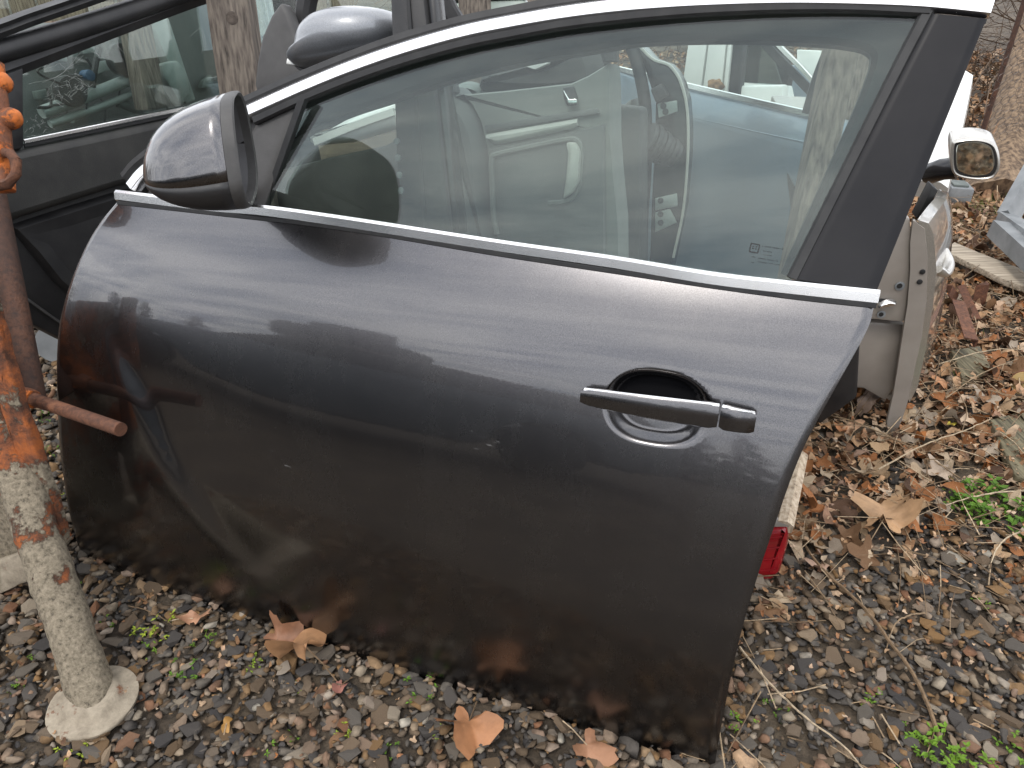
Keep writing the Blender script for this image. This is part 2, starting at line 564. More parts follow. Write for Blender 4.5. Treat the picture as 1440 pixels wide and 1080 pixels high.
def circ(r, n=10, ry=None):
    return [(r * math.cos(2 * math.pi * i / n), (ry or r) * math.sin(2 * math.pi * i / n)) for i in range(n)]

def tube(name, pts, r, mat, parent=None, n=10, taper=None, jitter=0, loc=None):
    pts = [V(p) for p in pts]
    k = len(pts)
    d = (pts[-1] - pts[0]).normalized()
    ref = V((0, 0, 1)) if abs(d.z) < 0.8 else V((0, 1, 0))
    vs_, fs = [], []
    for i, p in enumerate(pts):
        t = (pts[min(i + 1, k - 1)] - pts[max(i - 1, 0)]).normalized()
        a = t.cross(ref).normalized(); b = t.cross(a)
        f = i / (k - 1)
        rr = (r if taper is None else r * (1 - f) + taper * f)
        for j in range(n):
            an = 2 * math.pi * j / n
            q = rr * (1 + (random.uniform(-jitter, jitter) if jitter else 0))
            vs_.append(p + a * q * math.cos(an) + b * q * math.sin(an))
    for i in range(k - 1):
        for j in range(n):
            j2 = (j + 1) % n
            fs.append((i * n + j, i * n + j2, (i + 1) * n + j2, (i + 1) * n + j))
    fs.append(tuple(range(n - 1, -1, -1)))
    fs.append(tuple(range((k - 1) * n, k * n)))
    o = mesh_obj(name, vs_, fs, mat, parent, loc=loc)
    return auto_smooth(o, 50)

def box(name, c, ex, ey, ez, mat, parent=None, bev=0.003, loc=None):
    """box round c with half axes ex, ey, ez (vectors)"""
    c, ex, ey, ez = V(c), V(ex), V(ey), V(ez)
    vs_ = [c + ex * x + ey * y + ez * z for z in (-1, 1) for x, y in ((-1, -1), (1, -1), (1, 1), (-1, 1))]
    fs = [(0, 1, 2, 3), (4, 5, 6, 7), (0, 1, 5, 4), (1, 2, 6, 5), (2, 3, 7, 6), (3, 0, 4, 7)]
    o = mesh_obj(name, vs_, fs, mat, parent, loc=loc)
    if bev:
        bevel(o, bev)
    return o

def disc(name, c, axis, r, thick, mat, parent=None, n=24, bev=0.002):
    c, ax = V(c), V(axis).normalized()
    ref = V((0, 0, 1)) if abs(ax.z) < 0.9 else V((1, 0, 0))
    a = ax.cross(ref).normalized(); b = ax.cross(a)
    vs_ = [c + (a * math.cos(2 * math.pi * i / n) + b * math.sin(2 * math.pi * i / n)) * r for i in range(n)]
    vs_ += [v + ax * thick for v in vs_]
    fs = [tuple(range(n)), tuple(range(n, 2 * n))] + [(i, (i + 1) % n, (i + 1) % n + n, i + n) for i in range(n)]
    o = mesh_obj(name, vs_, fs, mat, parent)
    if bev:
        bevel(o, bev)
    return o

# ================================================================ THE GROUND SHEET
def ground_mat():
    m, nt, b = new_mat('stony_soil')
    n = noise(nt, 3.0, 12, 0.7)
    r = ramp(nt, [(0.3, (0.035, 0.027, 0.02)), (0.5, (0.085, 0.066, 0.046)), (0.72, (0.16, 0.125, 0.085))])
    nt.links.new(n.outputs['Fac'], r.inputs[0])
    n2 = noise(nt, 90, 6, 0.7)
    r2 = ramp(nt, [(0.3, (0.45, 0.45, 0.45)), (0.7, (1.3, 1.25, 1.2))])
    nt.links.new(n2.outputs['Fac'], r2.inputs[0])
    mx = N(nt, 'ShaderNodeMix', data_type='RGBA', blend_type='MULTIPLY'); mx.inputs[0].default_value = 1
    nt.links.new(r.outputs[0], mx.inputs[6]); nt.links.new(r2.outputs[0], mx.inputs[7])
    nt.links.new(mx.outputs[2], b.inputs['Base Color'])
    b.inputs['Roughness'].default_value = 0.95
    bp = N(nt, 'ShaderNodeBump'); bp.inputs['Strength'].default_value = 0.9; bp.inputs['Distance'].default_value = 0.01
    nt.links.new(n2.outputs['Fac'], bp.inputs['Height']); nt.links.new(bp.outputs[0], b.inputs['Normal'])
    return m

GS = 150
ground = mesh_obj('ground', [(-GS, -GS, 0), (GS, -GS, 0), (GS, GS, 0), (-GS, GS, 0)], [(0, 1, 2, 3)], ground_mat())
tag(ground, 'brown stony soil under the gravel and dead leaves', kind='structure')

# ================================================================ THE DARK GREY CAR DOOR
A0, B0 = atz(130, 802), atz(1003, 1090)
PM = Plane(A0, B0, 15.0)
TB = 0.735                                      # height of the waistline along the panel

CREASE_PX = [(146, 430), (150, 460), (172, 515), (200, 568), (232, 640), (268, 700), (318, 765), (380, 828), (450, 885)]
HANDLE_C = (921, 575)

def prof_d(s, t):
    """bulge of the door skin out of its plane, without crease and grip hollow"""
    v = max(t, 0) / TB
    if v < 0.4:
        d = TB * 0.27 * (v - v * v / 0.8)
    else:
        vv = min(v, 1.0)
        d = TB * (0.27 * 0.2 - 0.46 * 0.6 * ((vv - 0.4) / 0.6) ** 3.6 / 3.6)
    if v > 1.0:
        d -= (t - TB) * 0.17
    d -= 0.030 * (s - 0.62) ** 2
    if s < 0.22:
        d -= 0.16 * (0.22 - s) ** 2
    return d

def on_door(u, v, off=0.0):
    """pixel -> (s, t) on the curved skin"""
    d = 0.0
    for _ in range(12):
        s, t = PM.st(u, v, d + off)
        d = prof_d(s, t)
    return s, t

def dw(s, t, off=0.0):
    return PM.w(s, t, prof_d(s, t) + off)

crease_st = np.array([p for p in catmull([on_door(*p) for p in CREASE_PX], 90)])
hc = on_door(*HANDLE_C)

def crease_d(s, t):
    p = np.array([s, t])
    dd = crease_st - p
    i = int(np.argmin((dd ** 2).sum(1)))
    i0, i1 = max(i - 1, 0), min(i + 1, len(crease_st) - 1)
    tg = crease_st[i1] - crease_st[i0]
    tg = tg / np.linalg.norm(tg)
    rel = p - crease_st[i]
    sg = tg[0] * rel[1] - tg[1] * rel[0]         # > 0 on the upper right side
    sg = np.sign(sg) * np.linalg.norm(rel)
    f = i / (len(crease_st) - 1)
    def ss(x):
        x = max(0.0, min(1.0, x)); return x * x * (3 - 2 * x)
    amp = ss((crease_st[0][1] - t) / 0.16) * ss((t - crease_st[-1][1]) / 0.14)
    w = 0.016 + 0.03 * f
    x = max(-1, min(1, sg / w))
    step = 0.5 + 0.5 * math.sin(x * math.pi / 2)
    fall = math.exp(-(max(0, sg) / 0.16) ** 2)
    return -0.0065 * amp * step * fall

hx = np.array(on_door(1000, 586)) - np.array(on_door(843, 561)); hx = hx / np.linalg.norm(hx)
hy = np.array([-hx[1], hx[0]])

def grip_d(s, t):
    rel = np.array([s, t]) - np.array(hc)
    a, b = rel @ hx, rel @ hy
    r = (abs(a / 0.064) ** 2.6 + abs(b / 0.046) ** 2.2) ** 0.45
    if r > 1.25:
        return 0.0
    x = max(0.0, min(1.0, (1.10 - r) / 0.42))
    dep = x * x * (3 - 2 * x)
    return -dep * (0.016 + 0.018 * max(0, min(1, (b + 0.015) / 0.04)))

def cup_mask(s, t):
    rel = np.array([s, t]) - np.array(hc)
    a, b = rel @ hx, rel @ hy
    r = (abs(a / 0.064) ** 2.6 + abs(b / 0.046) ** 2.2) ** 0.45
    x = max(0.0, min(1.0, (0.90 - r) / 0.05)) * max(0.0, min(1.0, (b + 0.008) / 0.006))
    return x

left_px = [(163, 283), (130, 325), (105, 375), (89, 420), (80, 465), (77, 520), (79, 590), (87, 675), (99, 738), (114, 783), (130, 802)]
bot_px = [(130, 802), (200, 832), (300, 872), (390, 900), (480, 928), (599, 964), (734, 1012), (860, 1050), (1003, 1090)]
right_px = [(1230, 429), (1221, 462), (1190, 520), (1150, 592), (1120, 655), (1086, 750), (1059, 832), (1035, 920), (1015, 1018), (1003, 1090)]
top_px = [(163, 283), (300, 298), (480, 319), (700, 354), (860, 379), (1000, 400), (1120, 415), (1230, 429)]
NU, NV = 300, 190
def dense(n, c, w):                                   # finer rows round the grip hollow
    x = np.linspace(0, 1, 4000); g = np.cumsum(1 + 5 * np.exp(-((x - c) / w) ** 4)); g = (g - g[0]) / (g[-1] - g[0])
    return np.interp(np.linspace(0, 1, n), g, x)
UU, VV = dense(NU, 0.765, 0.075), dense(NV, 0.735, 0.085)
def arc(pxs, n, rev=False):
    q = catmull([on_door(*p) for p in pxs], 400)
    q = np.array(q)
    L = np.concatenate([[0], np.cumsum(np.linalg.norm(np.diff(q, axis=0), axis=1))]); L /= L[-1]
    x = UU if n == NU else VV
    if rev:
        x = 1 - x[::-1]
    r = np.stack([np.interp(x, L, q[:, 0]), np.interp(x, L, q[:, 1])], 1)
    return r[::-1] if rev else r
eL, eR = arc(left_px, NV, True), arc(right_px, NV, True)      # bottom to top
eB, eT = arc(bot_px, NU), arc(top_px, NU)

door = thing('car_door', A0, 'dark grey front car door with chrome window trim, leaning upright on gravel', 'car door')
def door_skin():
    vs_, fs, cups = [], [], []
    U, Vv = UU, VV
    for j in range(NV):
        for i in range(NU):
            u, v = U[i], Vv[j]
            p = (1 - v) * eB[i] + v * eT[i] + (1 - u) * eL[j] + u * eR[j] \
                - ((1 - u) * (1 - v) * eB[0] + u * (1 - v) * eB[-1] + (1 - u) * v * eT[0] + u * v * eT[-1])
            s, t = p
            d = prof_d(s, t) + crease_d(s, t) + grip_d(s, t)
            # the panel is rolled over at its rim
            m = min(u * 1.15, (1 - u) * 1.15, v * 0.72)
            if m < 0.006:
                d -= 0.004 * (1 - m / 0.006) ** 2
            vs_.append(PM.w(s, t, d)); cups.append(cup_mask(s, t))
    for j in range(NV - 1):
        for i in range(NU - 1):
            k = j * NU + i
            fs.append((k, k + 1, k + NU + 1, k + NU))
    rim = [i for i in range(NU)] + [j * NU + NU - 1 for j in range(1, NV)] + \
          [(NV - 1) * NU + i for i in range(NU - 2, -1, -1)] + [j * NU for j in range(NV - 2, 0, -1)]
    n0 = len(vs_)
    ctr = V((0, 0, 0))
    for k in rim:
        ctr += vs_[k]
    ctr /= len(rim)
    for k in rim:                                     # hem folded back
        vs_.append(vs_[k] - PM.n * 0.011 + (ctr - vs_[k]).normalized() * 0.001)
    for k in rim:
        vs_.append(vs_[k] - PM.n * 0.012 + (ctr - vs_[k]).normalized() * 0.02)
    m = len(rim)
    for a in range(m):
        b = (a + 1) % m
        fs.append((rim[a], n0 + a, n0 + b, rim[b]))
        fs.append((n0 + a, n0 + m + a, n0 + m + b, n0 + b))
    o = mesh_obj('door_panel', vs_, fs, M['paint'], door)
    ca = o.data.attributes.new('cup', 'FLOAT', 'POINT')
    ca.data.foreach_set('value', np.array(cups + [0.0] * (len(vs_) - len(cups)), np.float32))
    o.data.shade_smooth()
    rs = set(rim)
    for e in o.data.edges:
        if e.vertices[0] in rs and e.vertices[1] in rs:
            e.use_edge_sharp = True
    return o, [vs_[k] for k in rim]
skin, rim_w = door_skin()

# inner shell of the door (pressed steel box behind the skin)
def door_box():
    ctr = sum(rim_w, V((0, 0, 0))) / len(rim_w)
    ring = rim_w[::6]
    vs_ = []
    for dep, ins in ((-0.0125, 0.012), (-0.06, 0.025), (-0.095, 0.06)):
        for p in ring:
            vs_.append(p - PM.n * -dep + (ctr - p).normalized() * ins)
    n = len(ring); fs = []
    for k in range(2):
        for i in range(n):
            j = (i + 1) % n
            fs.append((k * n + i, k * n + j, (k + 1) * n + j, (k + 1) * n + i))
    fs.append(tuple(range(2 * n, 3 * n)))
    o = mesh_obj('inner_shell', vs_, fs, M['paint'], door)
    return auto_smooth(o, 40)
door_box()

def door_line(pxs, n, off=0.0):
    return [dw(s, t, off) for s, t in catmull([on_door(*p, off) for p in pxs], n)]

# bright waist trim
belt_mid = [(166, 275), (300, 291), (372, 297), (480, 312), (700, 346), (860, 369), (1000, 392), (1120, 406), (1235, 418)]
belt = sweep('belt_trim', door_line(belt_mid, 60), [(-0.0095, -0.004), (-0.0095, 0.003), (-0.006, 0.007), (0.0055, 0.0075), (0.0095, 0.004), (0.0095, -0.004)], PM.n, M['chrome'], door)
lip_mid = [(166, 285), (300, 300), (480, 321), (700, 357), (860, 381), (1000, 402), (1120, 418), (1232, 430)]
sweep('belt_seal', door_line(lip_mid, 60, 0.0), rect(0.006, 0.0025), PM.n, M['rubber'], door)
# bright window surround, black rubber either side of it
top_mid = [(186, 262), (205, 240), (250, 207), (310, 176), (362, 152), (420, 126), (480, 101), (540, 79), (600, 60), (660, 44), (720, 32), (790, 20), (860, 11), (930, 5), (1000, 1), (1100, -2), (1200, -1), (1300, 3), (1393, 12)]
sweep('frame_trim', door_line(top_mid, 90), [(-0.010, -0.012), (-0.010, 0.004), (-0.006, 0.009), (0.006, 0.009), (0.010, 0.004), (0.010, -0.012)], PM.n, M['chrome'], door)
in_mid = [(362, 170), (420, 143), (480, 118), (540, 96), (600, 77), (660, 61), (720, 49), (790, 36), (860, 27), (930, 20), (1000, 15), (1100, 11), (1200, 11), (1306, 16)]
sweep('window_seal', door_line(in_mid, 80, -0.006), rect(0.014, 0.012), PM.n, M['rubber'], door)
out_mid = [(178, 250), (197, 229), (243, 196), (303, 166), (356, 141), (414, 115), (475, 90), (536, 67), (596, 48), (656, 32), (716, 20), (788, 7), (858, -2), (930, -8), (1000, -12), (1100, -15), (1200, -14), (1300, -10), (1398, 0)]
sweep('roof_seal', door_line(out_mid, 90, -0.012), [(-0.007, -0.03), (-0.007, 0.006), (0, 0.010), (0.009, 0.007), (0.009, -0.03)], PM.n, M['rubber'], door)
# steel window frame behind the trims
sweep('window_frame', door_line(top_mid, 80, -0.016), [(-0.016, -0.05), (-0.016, 0.0), (0.012, 0.0), (0.012, -0.05)], PM.n, M['blackplastic'], door)
fs_px = [(1307, 10), (1260, 100), (1212, 196), (1160, 300), (1114, 392)]
sweep('pillar_seal', door_line(fs_px, 30, -0.008), rect(0.015, 0.012), PM.n, M['rubber'], door)
# black cover on the rear pillar
def patch(name, ring_px, mat, off, thick, nu=14, nv=24, parent=door, smooth=True):
    """four-sided patch (bl, br, tr, tl) that follows the curved door"""
    bl, br, tr, tl = [np.array(on_door(*p, off)) for p in ring_px]
    vs_, fs = [], []
    for sd in (0, 1):
        for j in range(nv):
            for i in range(nu):
                u, v = i / (nu - 1), j / (nv - 1)
                p = (1 - u) * (1 - v) * bl + u * (1 - v) * br + u * v * tr + (1 - u) * v * tl
                edge = min(u, 1 - u) * nu
                rd = -0.003 if (edge < 0.5 and sd == 0) else 0
                vs_.append(dw(p[0], p[1], off + rd - thick * sd))
    n = nu * nv
    for j in range(nv - 1):
        for i in range(nu - 1):
            k = j * nu + i
            fs.append((k, k + 1, k + nu + 1, k + nu)); fs.append((n + k, n + k + nu, n + k + nu + 1, n + k + 1))
    rim = [i for i in range(nu)] + [j * nu + nu - 1 for j in range(1, nv)] + [(nv - 1) * nu + i for i in range(nu - 2, -1, -1)] + [j * nu for j in range(nv - 2, 0, -1)]
    for a in range(len(rim)):
        b = rim[(a + 1) % len(rim)]; a = rim[a]
        fs.append((a, n + a, n + b, b))
    o = mesh_obj(name, vs_, fs, mat, parent)
    return auto_smooth(o, 40)
patch('pillar_cover', [(1116, 392), (1233, 410), (1388, 26), (1310, 19)], M['pillar'], 0.004, 0.012)
# pane
def pane(name, px, mat, off, thick, parent):
    q = [on_door(*p, off) for p in px]
    bm = bmesh.new()
    o0 = origin_of(parent)
    f = [bm.verts.new(dw(s, t, off) - o0) for s, t in q]
    b = [bm.verts.new(dw(s, t, off - thick) - o0) for s, t in q]
    n = len(q)
    bm.faces.new(f); bm.faces.new(b[::-1])
    for i in range(n):
        bm.faces.new((f[i], b[i], b[(i + 1) % n], f[(i + 1) % n]))
    bmesh.ops.recalc_face_normals(bm, faces=bm.faces)
    me = bpy.data.meshes.new(name); bm.to_mesh(me); bm.free()
    me.materials.append(mat)
    o = bpy.data.objects.new(name, me); COL.objects.link(o); o.parent = parent
    return o
def flat_pane(name, px, mat, d, thick, parent):
    """window pane flat in its own tilt: fitted through the waist and the head of the frame"""
    p0, p1, p2 = dw(*on_door(370, 290, d), d), dw(*on_door(1112, 392, d), d), dw(*on_door(850, 30, d), d)
    nn = (p1 - p0).cross(p2 - p0).normalized()
    if nn.dot(CAM - p0) < 0:
        nn = -nn
    vs_ = []
    for k in (0, 1):
        for u, v in px:
            r = ray(u, v); t = (p0 - CAM).dot(nn) / r.dot(nn)
            vs_.append(CAM + r * t - nn * thick * k)
    n = len(px)
    fs = [tuple(range(n)), tuple(range(2 * n - 1, n - 1, -1))] + [(i, i + n, (i + 1) % n + n, (i + 1) % n) for i in range(n)]
    return mesh_obj(name, vs_, fs, mat, parent), (p0, nn)
gl_px = [(366, 296), (420, 146), (480, 114), (540, 92), (600, 73), (660, 58), (720, 46), (790, 34), (860, 25), (930, 18), (1000, 13), (1100, 9), (1200, 9), (1306, 14), (1112, 396), (740, 350)]
pane_o, (gp0, gnn) = flat_pane('window_glass', gl_px, M['glass'], -0.010, 0.004, door)
def gpx(u, v, off=0.0):
    r = ray(u, v); t = (gp0 + gnn * off - CAM).dot(gnn) / r.dot(gnn)
    return CAM + r * t

# etched maker's stamp on the pane: box mark and rows of fine print
def etch_bits():
    gx = (gpx(1100, 366) - gpx(1055, 359)).normalized()
    gy = gnn.cross(gx).normalized()
    vs_, fs = [], []
    def q(o, a0, b0, a1, b1):
        k = len(vs_)
        for a, b in ((a0, b0), (a1, b0), (a1, b1), (a0, b1)):
            vs_.append(o + gx * a + gy * b)
        fs.append((k, k + 1, k + 2, k + 3))
    o = gpx(1061, 349, 0.0006)
    L = 0.0052
    w = 0.0008
    for b in (L, -L):
        q(o, -L, b - w, L, b + w)
    for a in (-L, L):
        q(o, a - w, -L, a + w, L)
    for b in (0.0022, -0.0005):
        q(o, -0.003, b - 0.0006, -0.0006, b + 0.0006); q(o, 0.0008, b - 0.0006, 0.003, b + 0.0006)
    rows = [(1072, 346, 26, 0.0009), (1073, 353, 12, 0.0008), (1074, 358, 10, 0.0007), (1057, 361, 6, 0.0007), (1066, 363, 28, 0.0008), (1056, 369, 5, 0.0007), (1066, 368, 28, 0.0007)]
    rr = random.Random(3)
    for (u, v, n, hh) in rows:
        p = gpx(u, v, 0.0006); x = 0.0
        for _ in range(n):
            ww = rr.uniform(0.0005, 0.0011)
            q(p, x, -hh * rr.uniform(0.3, 1), x + ww * 0.55, hh)
            x += ww + (0.0012 if rr.random() < 0.15 else 0)
    return mesh_obj('etched_stamp', vs_, fs, M['etch'], pane_o)
etch_bits()

# mirror foot: black triangle in the front corner of the window
patch('mirror_triangle', [(300, 290), (368, 297), (422, 138), (366, 160)], M['greyplastic'], -0.004, 0.012, 10, 14)
patch('quarter_filler', [(205, 272), (330, 294), (366, 160), (250, 215)], M['blackplastic'], -0.010, 0.008, 8, 10)
slab('mirror_seal', PM, [(0, 0)] * 0 or [(366, 292), (374, 292), (428, 140), (418, 142)], prof_d(0.4, 0.85) - 0.006, prof_d(0.4, 0.85) + 0.004, M['rubber'], door, bev=0)

# pull handle
def handle():
    a0, a1 = np.array(on_door(816, 558, 0.022)), np.array(on_door(1010, 587, 0.022))
    b1 = np.array(on_door(1062, 597, 0.022))
    def bar(name, p, q, mat, w0, w1, bowl, parent, d0, d1, n=18, dy=0.0, start_cap=True):
        vs_, fs = [], []
        prof_n = 10
        for i in range(n):
            f = i / (n - 1)
            c = p * (1 - f) + q * f
            w = (w0 * (1 - f) + w1 * f) * (1 + bowl * math.sin(math.pi * f))
            endr = 1.0
            if f < 0.06: endr = 0.80 + 0.2 * (f / 0.06)
            if f > 0.96: endr = 0.85 + 0.15 * ((1 - f) / 0.04)
            dep = d0 * (1 - f) + d1 * f + 0.005 * math.sin(math.pi * f)
            base = PM.w(c[0], c[1], prof_d(c[0], c[1]))
            hh = PM.ex * hy[0] + PM.up * hy[1]
            for (y, z) in ((-0.5, 0.15), (-0.49, 0.66), (-0.43, 0.82), (0.0, 0.93), (0.40, 1.0), (0.49, 0.92), (0.5, 0.2), (0.3, 0), (-0.3, 0)):
                vs_.append(base + hh * (y * w * endr + dy) + PM.n * (dep * (0.35 + 0.65 * z)))
        m = 9
        for i in range(n - 1):
            for j in range(m):
                j2 = (j + 1) % m
                fs.append((i * m + j, i * m + j2, (i + 1) * m + j2, (i + 1) * m + j))
        fs.append(tuple(range(m))); fs.append(tuple(range((n - 1) * m, n * m)))
        return auto_smooth(mesh_obj(name, vs_, fs, mat, parent), 45)
    h = bar('handle', a0, a1, M['paint'], 0.022, 0.033, 0.10, door, 0.024, 0.026)
    cap = bar('lock_cap', a1 + hx * 0.0018, b1, M['paint'], 0.0325, 0.028, 0.0, door, 0.026, 0.021, 8)
    def strip(p, q, w0, w1, bowl, d0, d1, n, parent):
        pts = []
        for i in range(n):
            f = i / (n - 1); c = p * (1 - f) + q * f
            w = (w0 * (1 - f) + w1 * f) * (1 + bowl * math.sin(math.pi * f))
            dep = d0 * (1 - f) + d1 * f + 0.005 * math.sin(math.pi * f)
            hh = PM.ex * hy[0] + PM.up * hy[1]
            pts.append(PM.w(c[0], c[1], prof_d(c[0], c[1])) + hh * (w * 0.47) + PM.n * dep * 0.86)
        hh = (PM.ex * hy[0] + PM.up * hy[1] + PM.n * 0.7).normalized()
        sweep('bright_strip', pts, rect(0.0046, 0.0016), hh, M['chrome'], parent)
    strip(a0 + hx * 0.004, a1 - hx * 0.001, 0.022, 0.033, 0.10, 0.024, 0.026, 16, h)
    strip(a1 + hx * 0.003, b1 - hx * 0.003, 0.0325, 0.028, 0.0, 0.026, 0.021, 6, cap)
handle()

# wing mirror, folded towards the pane
def wing_mirror():
    root = bpy.data.objects.new('wing_mirror', None)
    c = at(346, 209, proj(dw(*on_door(346, 285)))[2] - 0.18)
    m = (CAM - c); m.z = 0; m.normalize()
    m = Matrix.Rotation(R(-8), 3, 'Z') @ m             # long axis, nearly towards the viewer; the open side faces away from the nose of the car
    r = V((-m.y, m.x, 0))                             # out of the open side
    if r.x < 0: r = -r
    up = (V((0, 0, 1)) + m * 0.10).normalized()
    HM, HT = 0.090, 0.071
    def ring(k, n=56, grow=0.0):
        """section k metres in front of the rim, in the long/up plane"""
        k *= 1.08
        f = min(1, max(0, k / 0.135))
        sc = math.sqrt(max(0.0, 1 - f ** 3.1))
        sm = 0.30 + 0.70 * sc
        top = HT * (0.02 + 0.98 * sc)
        bot = HT * (0.10 + 0.90 * (1 - f ** 1.7) ** 0.6) if f < 1 else HT * 0.1
        out = []
        for i in range(n):
            a = 2 * math.pi * i / n
            ca, sa = math.cos(a), math.sin(a)
            x = math.copysign(abs(ca) ** 0.70, ca); y = math.copysign(abs(sa) ** 0.66, sa)
            hh = top if y > 0 else bot
            zc = -HT * 0.42 * f
            if x > 0:                                  # the outer flank leans in towards the top
                x *= 1 - 0.42 * max(0.0, (y + 0.35) / 1.35)
            yy = y * (hh if y > 0 else bot) + zc * 0.9
            out.append(c - r * (k / 1.02) + m * (x * (HM * sm + grow) - 0.012 * f) + up * (yy + (grow if y > 0 else -grow)))
        return out
    n = 56
    def loft(name, rings, mat, parent, caps=(False, True)):
        vs_ = [p for rg in rings for p in rg]; fs = []
        k = len(rings[0])
        for a in range(len(rings) - 1):
            for i in range(k):
                j = (i + 1) % k
                fs.append((a * k + i, a * k + j, (a + 1) * k + j, (a + 1) * k + i))
        if caps[0]: fs.append(tuple(range(k)))
        if caps[1]: fs.append(tuple(range((len(rings) - 1) * k, len(rings) * k)))
        o = mesh_obj(name, vs_, fs, mat, parent)
        return auto_smooth(o, 45)
    COL.objects.link(root); root.parent = door
    ks = [0.016, 0.03, 0.045, 0.06, 0.073, 0.086, 0.096, 0.105, 0.113, 0.119, 0.123, 0.1249]
    full = [ring(k) for k in ks]
    # painted cap = upper part of every section, black bowl = the lower part
    def part(name, keep, mat):
        vs_, fs = [], []
        ids = [i for i in range(n + 1) if keep(i % n)]
        for rg in full:
            vs_ += [rg[i % n] for i in ids]
        k = len(ids)
        for a in range(len(full) - 1):
            for i in range(k - 1):
                fs.append((a * k + i, a * k + i + 1, (a + 1) * k + i + 1, (a + 1) * k + i))
        o = mesh_obj(name, vs_, fs, mat, root)
        sd = o.modifiers.new('thick', 'SOLIDIFY'); sd.thickness = 0.0025; sd.offset = -1
        return auto_smooth(o, 45)
    # indices: 0 = +m (towards viewer) level, n/4 = up, n/2 = towards door, 3n/4 = down
    def up_ids():
        return list(range(-1, n // 2 + 2))
    def strip_part(name, ids, mat):
        vs_, fs = [], []
        for rg in full:
            vs_ += [rg[i % n] for i in ids]
        k = len(ids)
        for a in range(len(full) - 1):
            for i in range(k - 1):
                fs.append((a * k + i, a * k + i + 1, (a + 1) * k + i + 1, (a + 1) * k + i))
        fs.append(tuple((len(full) - 1) * k + i for i in range(k)))
        o = mesh_obj(name, vs_, fs, mat, root)
        sd = o.modifiers.new('thick', 'SOLIDIFY'); sd.thickness = 0.0025; sd.offset = -1
        return auto_smooth(o, 45)
    strip_part('mirror_cap', up_ids(), M['paint'])
    strip_part('mirror_bowl', list(range(n // 2 + 1, n + 1 - 1)), M['blackplastic'])
    loft('mirror_rim', [ring(0.0155), ring(0.008, grow=0.0005), ring(0.002, grow=-0.0006), ring(0.0, grow=-0.003), ring(0.002, grow=-0.006), ring(0.02, grow=-0.007)], M['greyplastic'], root, (False, False))
    loft('mirror_hollow', [ring(0.012, grow=-0.0065), ring(0.035, grow=-0.012), ring(0.05, grow=-0.02)], M['cavity'], root)
    # foot that carries it
    f0 = dw(*on_door(338, 268), -0.01)
    sweep('mirror_arm', [c - up * (HT * 0.86) - r * 0.062 - m * 0.03, (c - up * HT * 0.9 - r * 0.05 - m * 0.06 + f0) / 2 - up * 0.004, f0], circ(0.018, 12, 0.013), V((0, 0, 1)), M['blackplastic'], root)
    return root
wing_mirror()

# ================================================================ GRAVEL, LEAVES, TWIGS, WEEDS
STONE = [(0.0, (0.045, 0.043, 0.043)), (0.22, (0.084, 0.076, 0.068)), (0.42, (0.116, 0.104, 0.088)), (0.56, (0.145, 0.107, 0.073)),
         (0.70, (0.095, 0.070, 0.047)), (0.80, (0.206, 0.123, 0.056)), (0.88, (0.234, 0.203, 0.158)), (0.95, (0.166, 0.083, 0.046)), (1.0, (0.307, 0.286, 0.240))]
LEAF = [(0.0, (0.086, 0.047, 0.029)), (0.2, (0.196, 0.107, 0.055)), (0.42, (0.310, 0.186, 0.099)), (0.62, (0.391, 0.266, 0.165)),
        (0.78, (0.460, 0.356, 0.259)), (0.9, (0.345, 0.136, 0.044)), (1.0, (0.230, 0.169, 0.132))]
M['stone'] = scatter_mat('slate_chip', STONE, 0.9, True, 0.5, 55)
M['stones'] = scatter_mat('slate_chips', STONE, 0.9, False, 0.5, 55)
M['leaf'] = scatter_mat('dry_leaf', LEAF, 0.62, True, 0.5, 70)
M['leaves'] = scatter_mat('dry_leaves', LEAF, 0.68, False, 0.5, 70)
M['stem'] = scatter_mat('dry_stem', [(0, (0.13, 0.085, 0.05)), (0.5, (0.26, 0.19, 0.12)), (1, (0.46, 0.38, 0.27))], 0.8, True, 0.3, 120)
M['stems'] = scatter_mat('dry_stems', [(0, (0.12, 0.08, 0.05)), (0.5, (0.25, 0.18, 0.11)), (1, (0.48, 0.38, 0.26))], 0.8, False, 0.3, 120)
M['weed'] = scatter_mat('weed_leaf', [(0, (0.07, 0.15, 0.015)), (0.6, (0.13, 0.24, 0.02)), (1, (0.24, 0.30, 0.03))], 0.55, True, 0.2, 90)
M['grass'] = scatter_mat('grass_blades', [(0, (0.05, 0.10, 0.015)), (0.6, (0.12, 0.19, 0.03)), (1, (0.25, 0.22, 0.09))], 0.6, False, 0.2, 90)

def hull(seed, flat):
    rr = random.Random(seed)
    bm = bmesh.new()
    for i in range(13):
        a = rr.uniform(0, 2 * math.pi); r = rr.uniform(0.72, 1.0)
        z = rr.choice((-1, 1)) * rr.uniform(0.35, 1.0)
        el = rr.uniform(0.45, 0.85)
        bm.verts.new((r * math.cos(a), r * el * math.sin(a), z * flat))
    res = bmesh.ops.convex_hull(bm, input=bm.verts)
    bmesh.ops.delete(bm, geom=[g for g in res['geom_interior'] if isinstance(g, bmesh.types.BMVert)], context='VERTS')
    bmesh.ops.triangulate(bm, faces=bm.faces)
    bmesh.ops.recalc_face_normals(bm, faces=bm.faces)
    bm.verts.index_update()
    vv = np.array([v.co[:] for v in bm.verts]); ff = np.array([[v.index for v in f.verts] for f in bm.faces])
    bm.free()
    return vv, ff
stone_var = [hull(i + 50, random.Random(i).uniform(0.16, 0.36)) for i in range(18)]

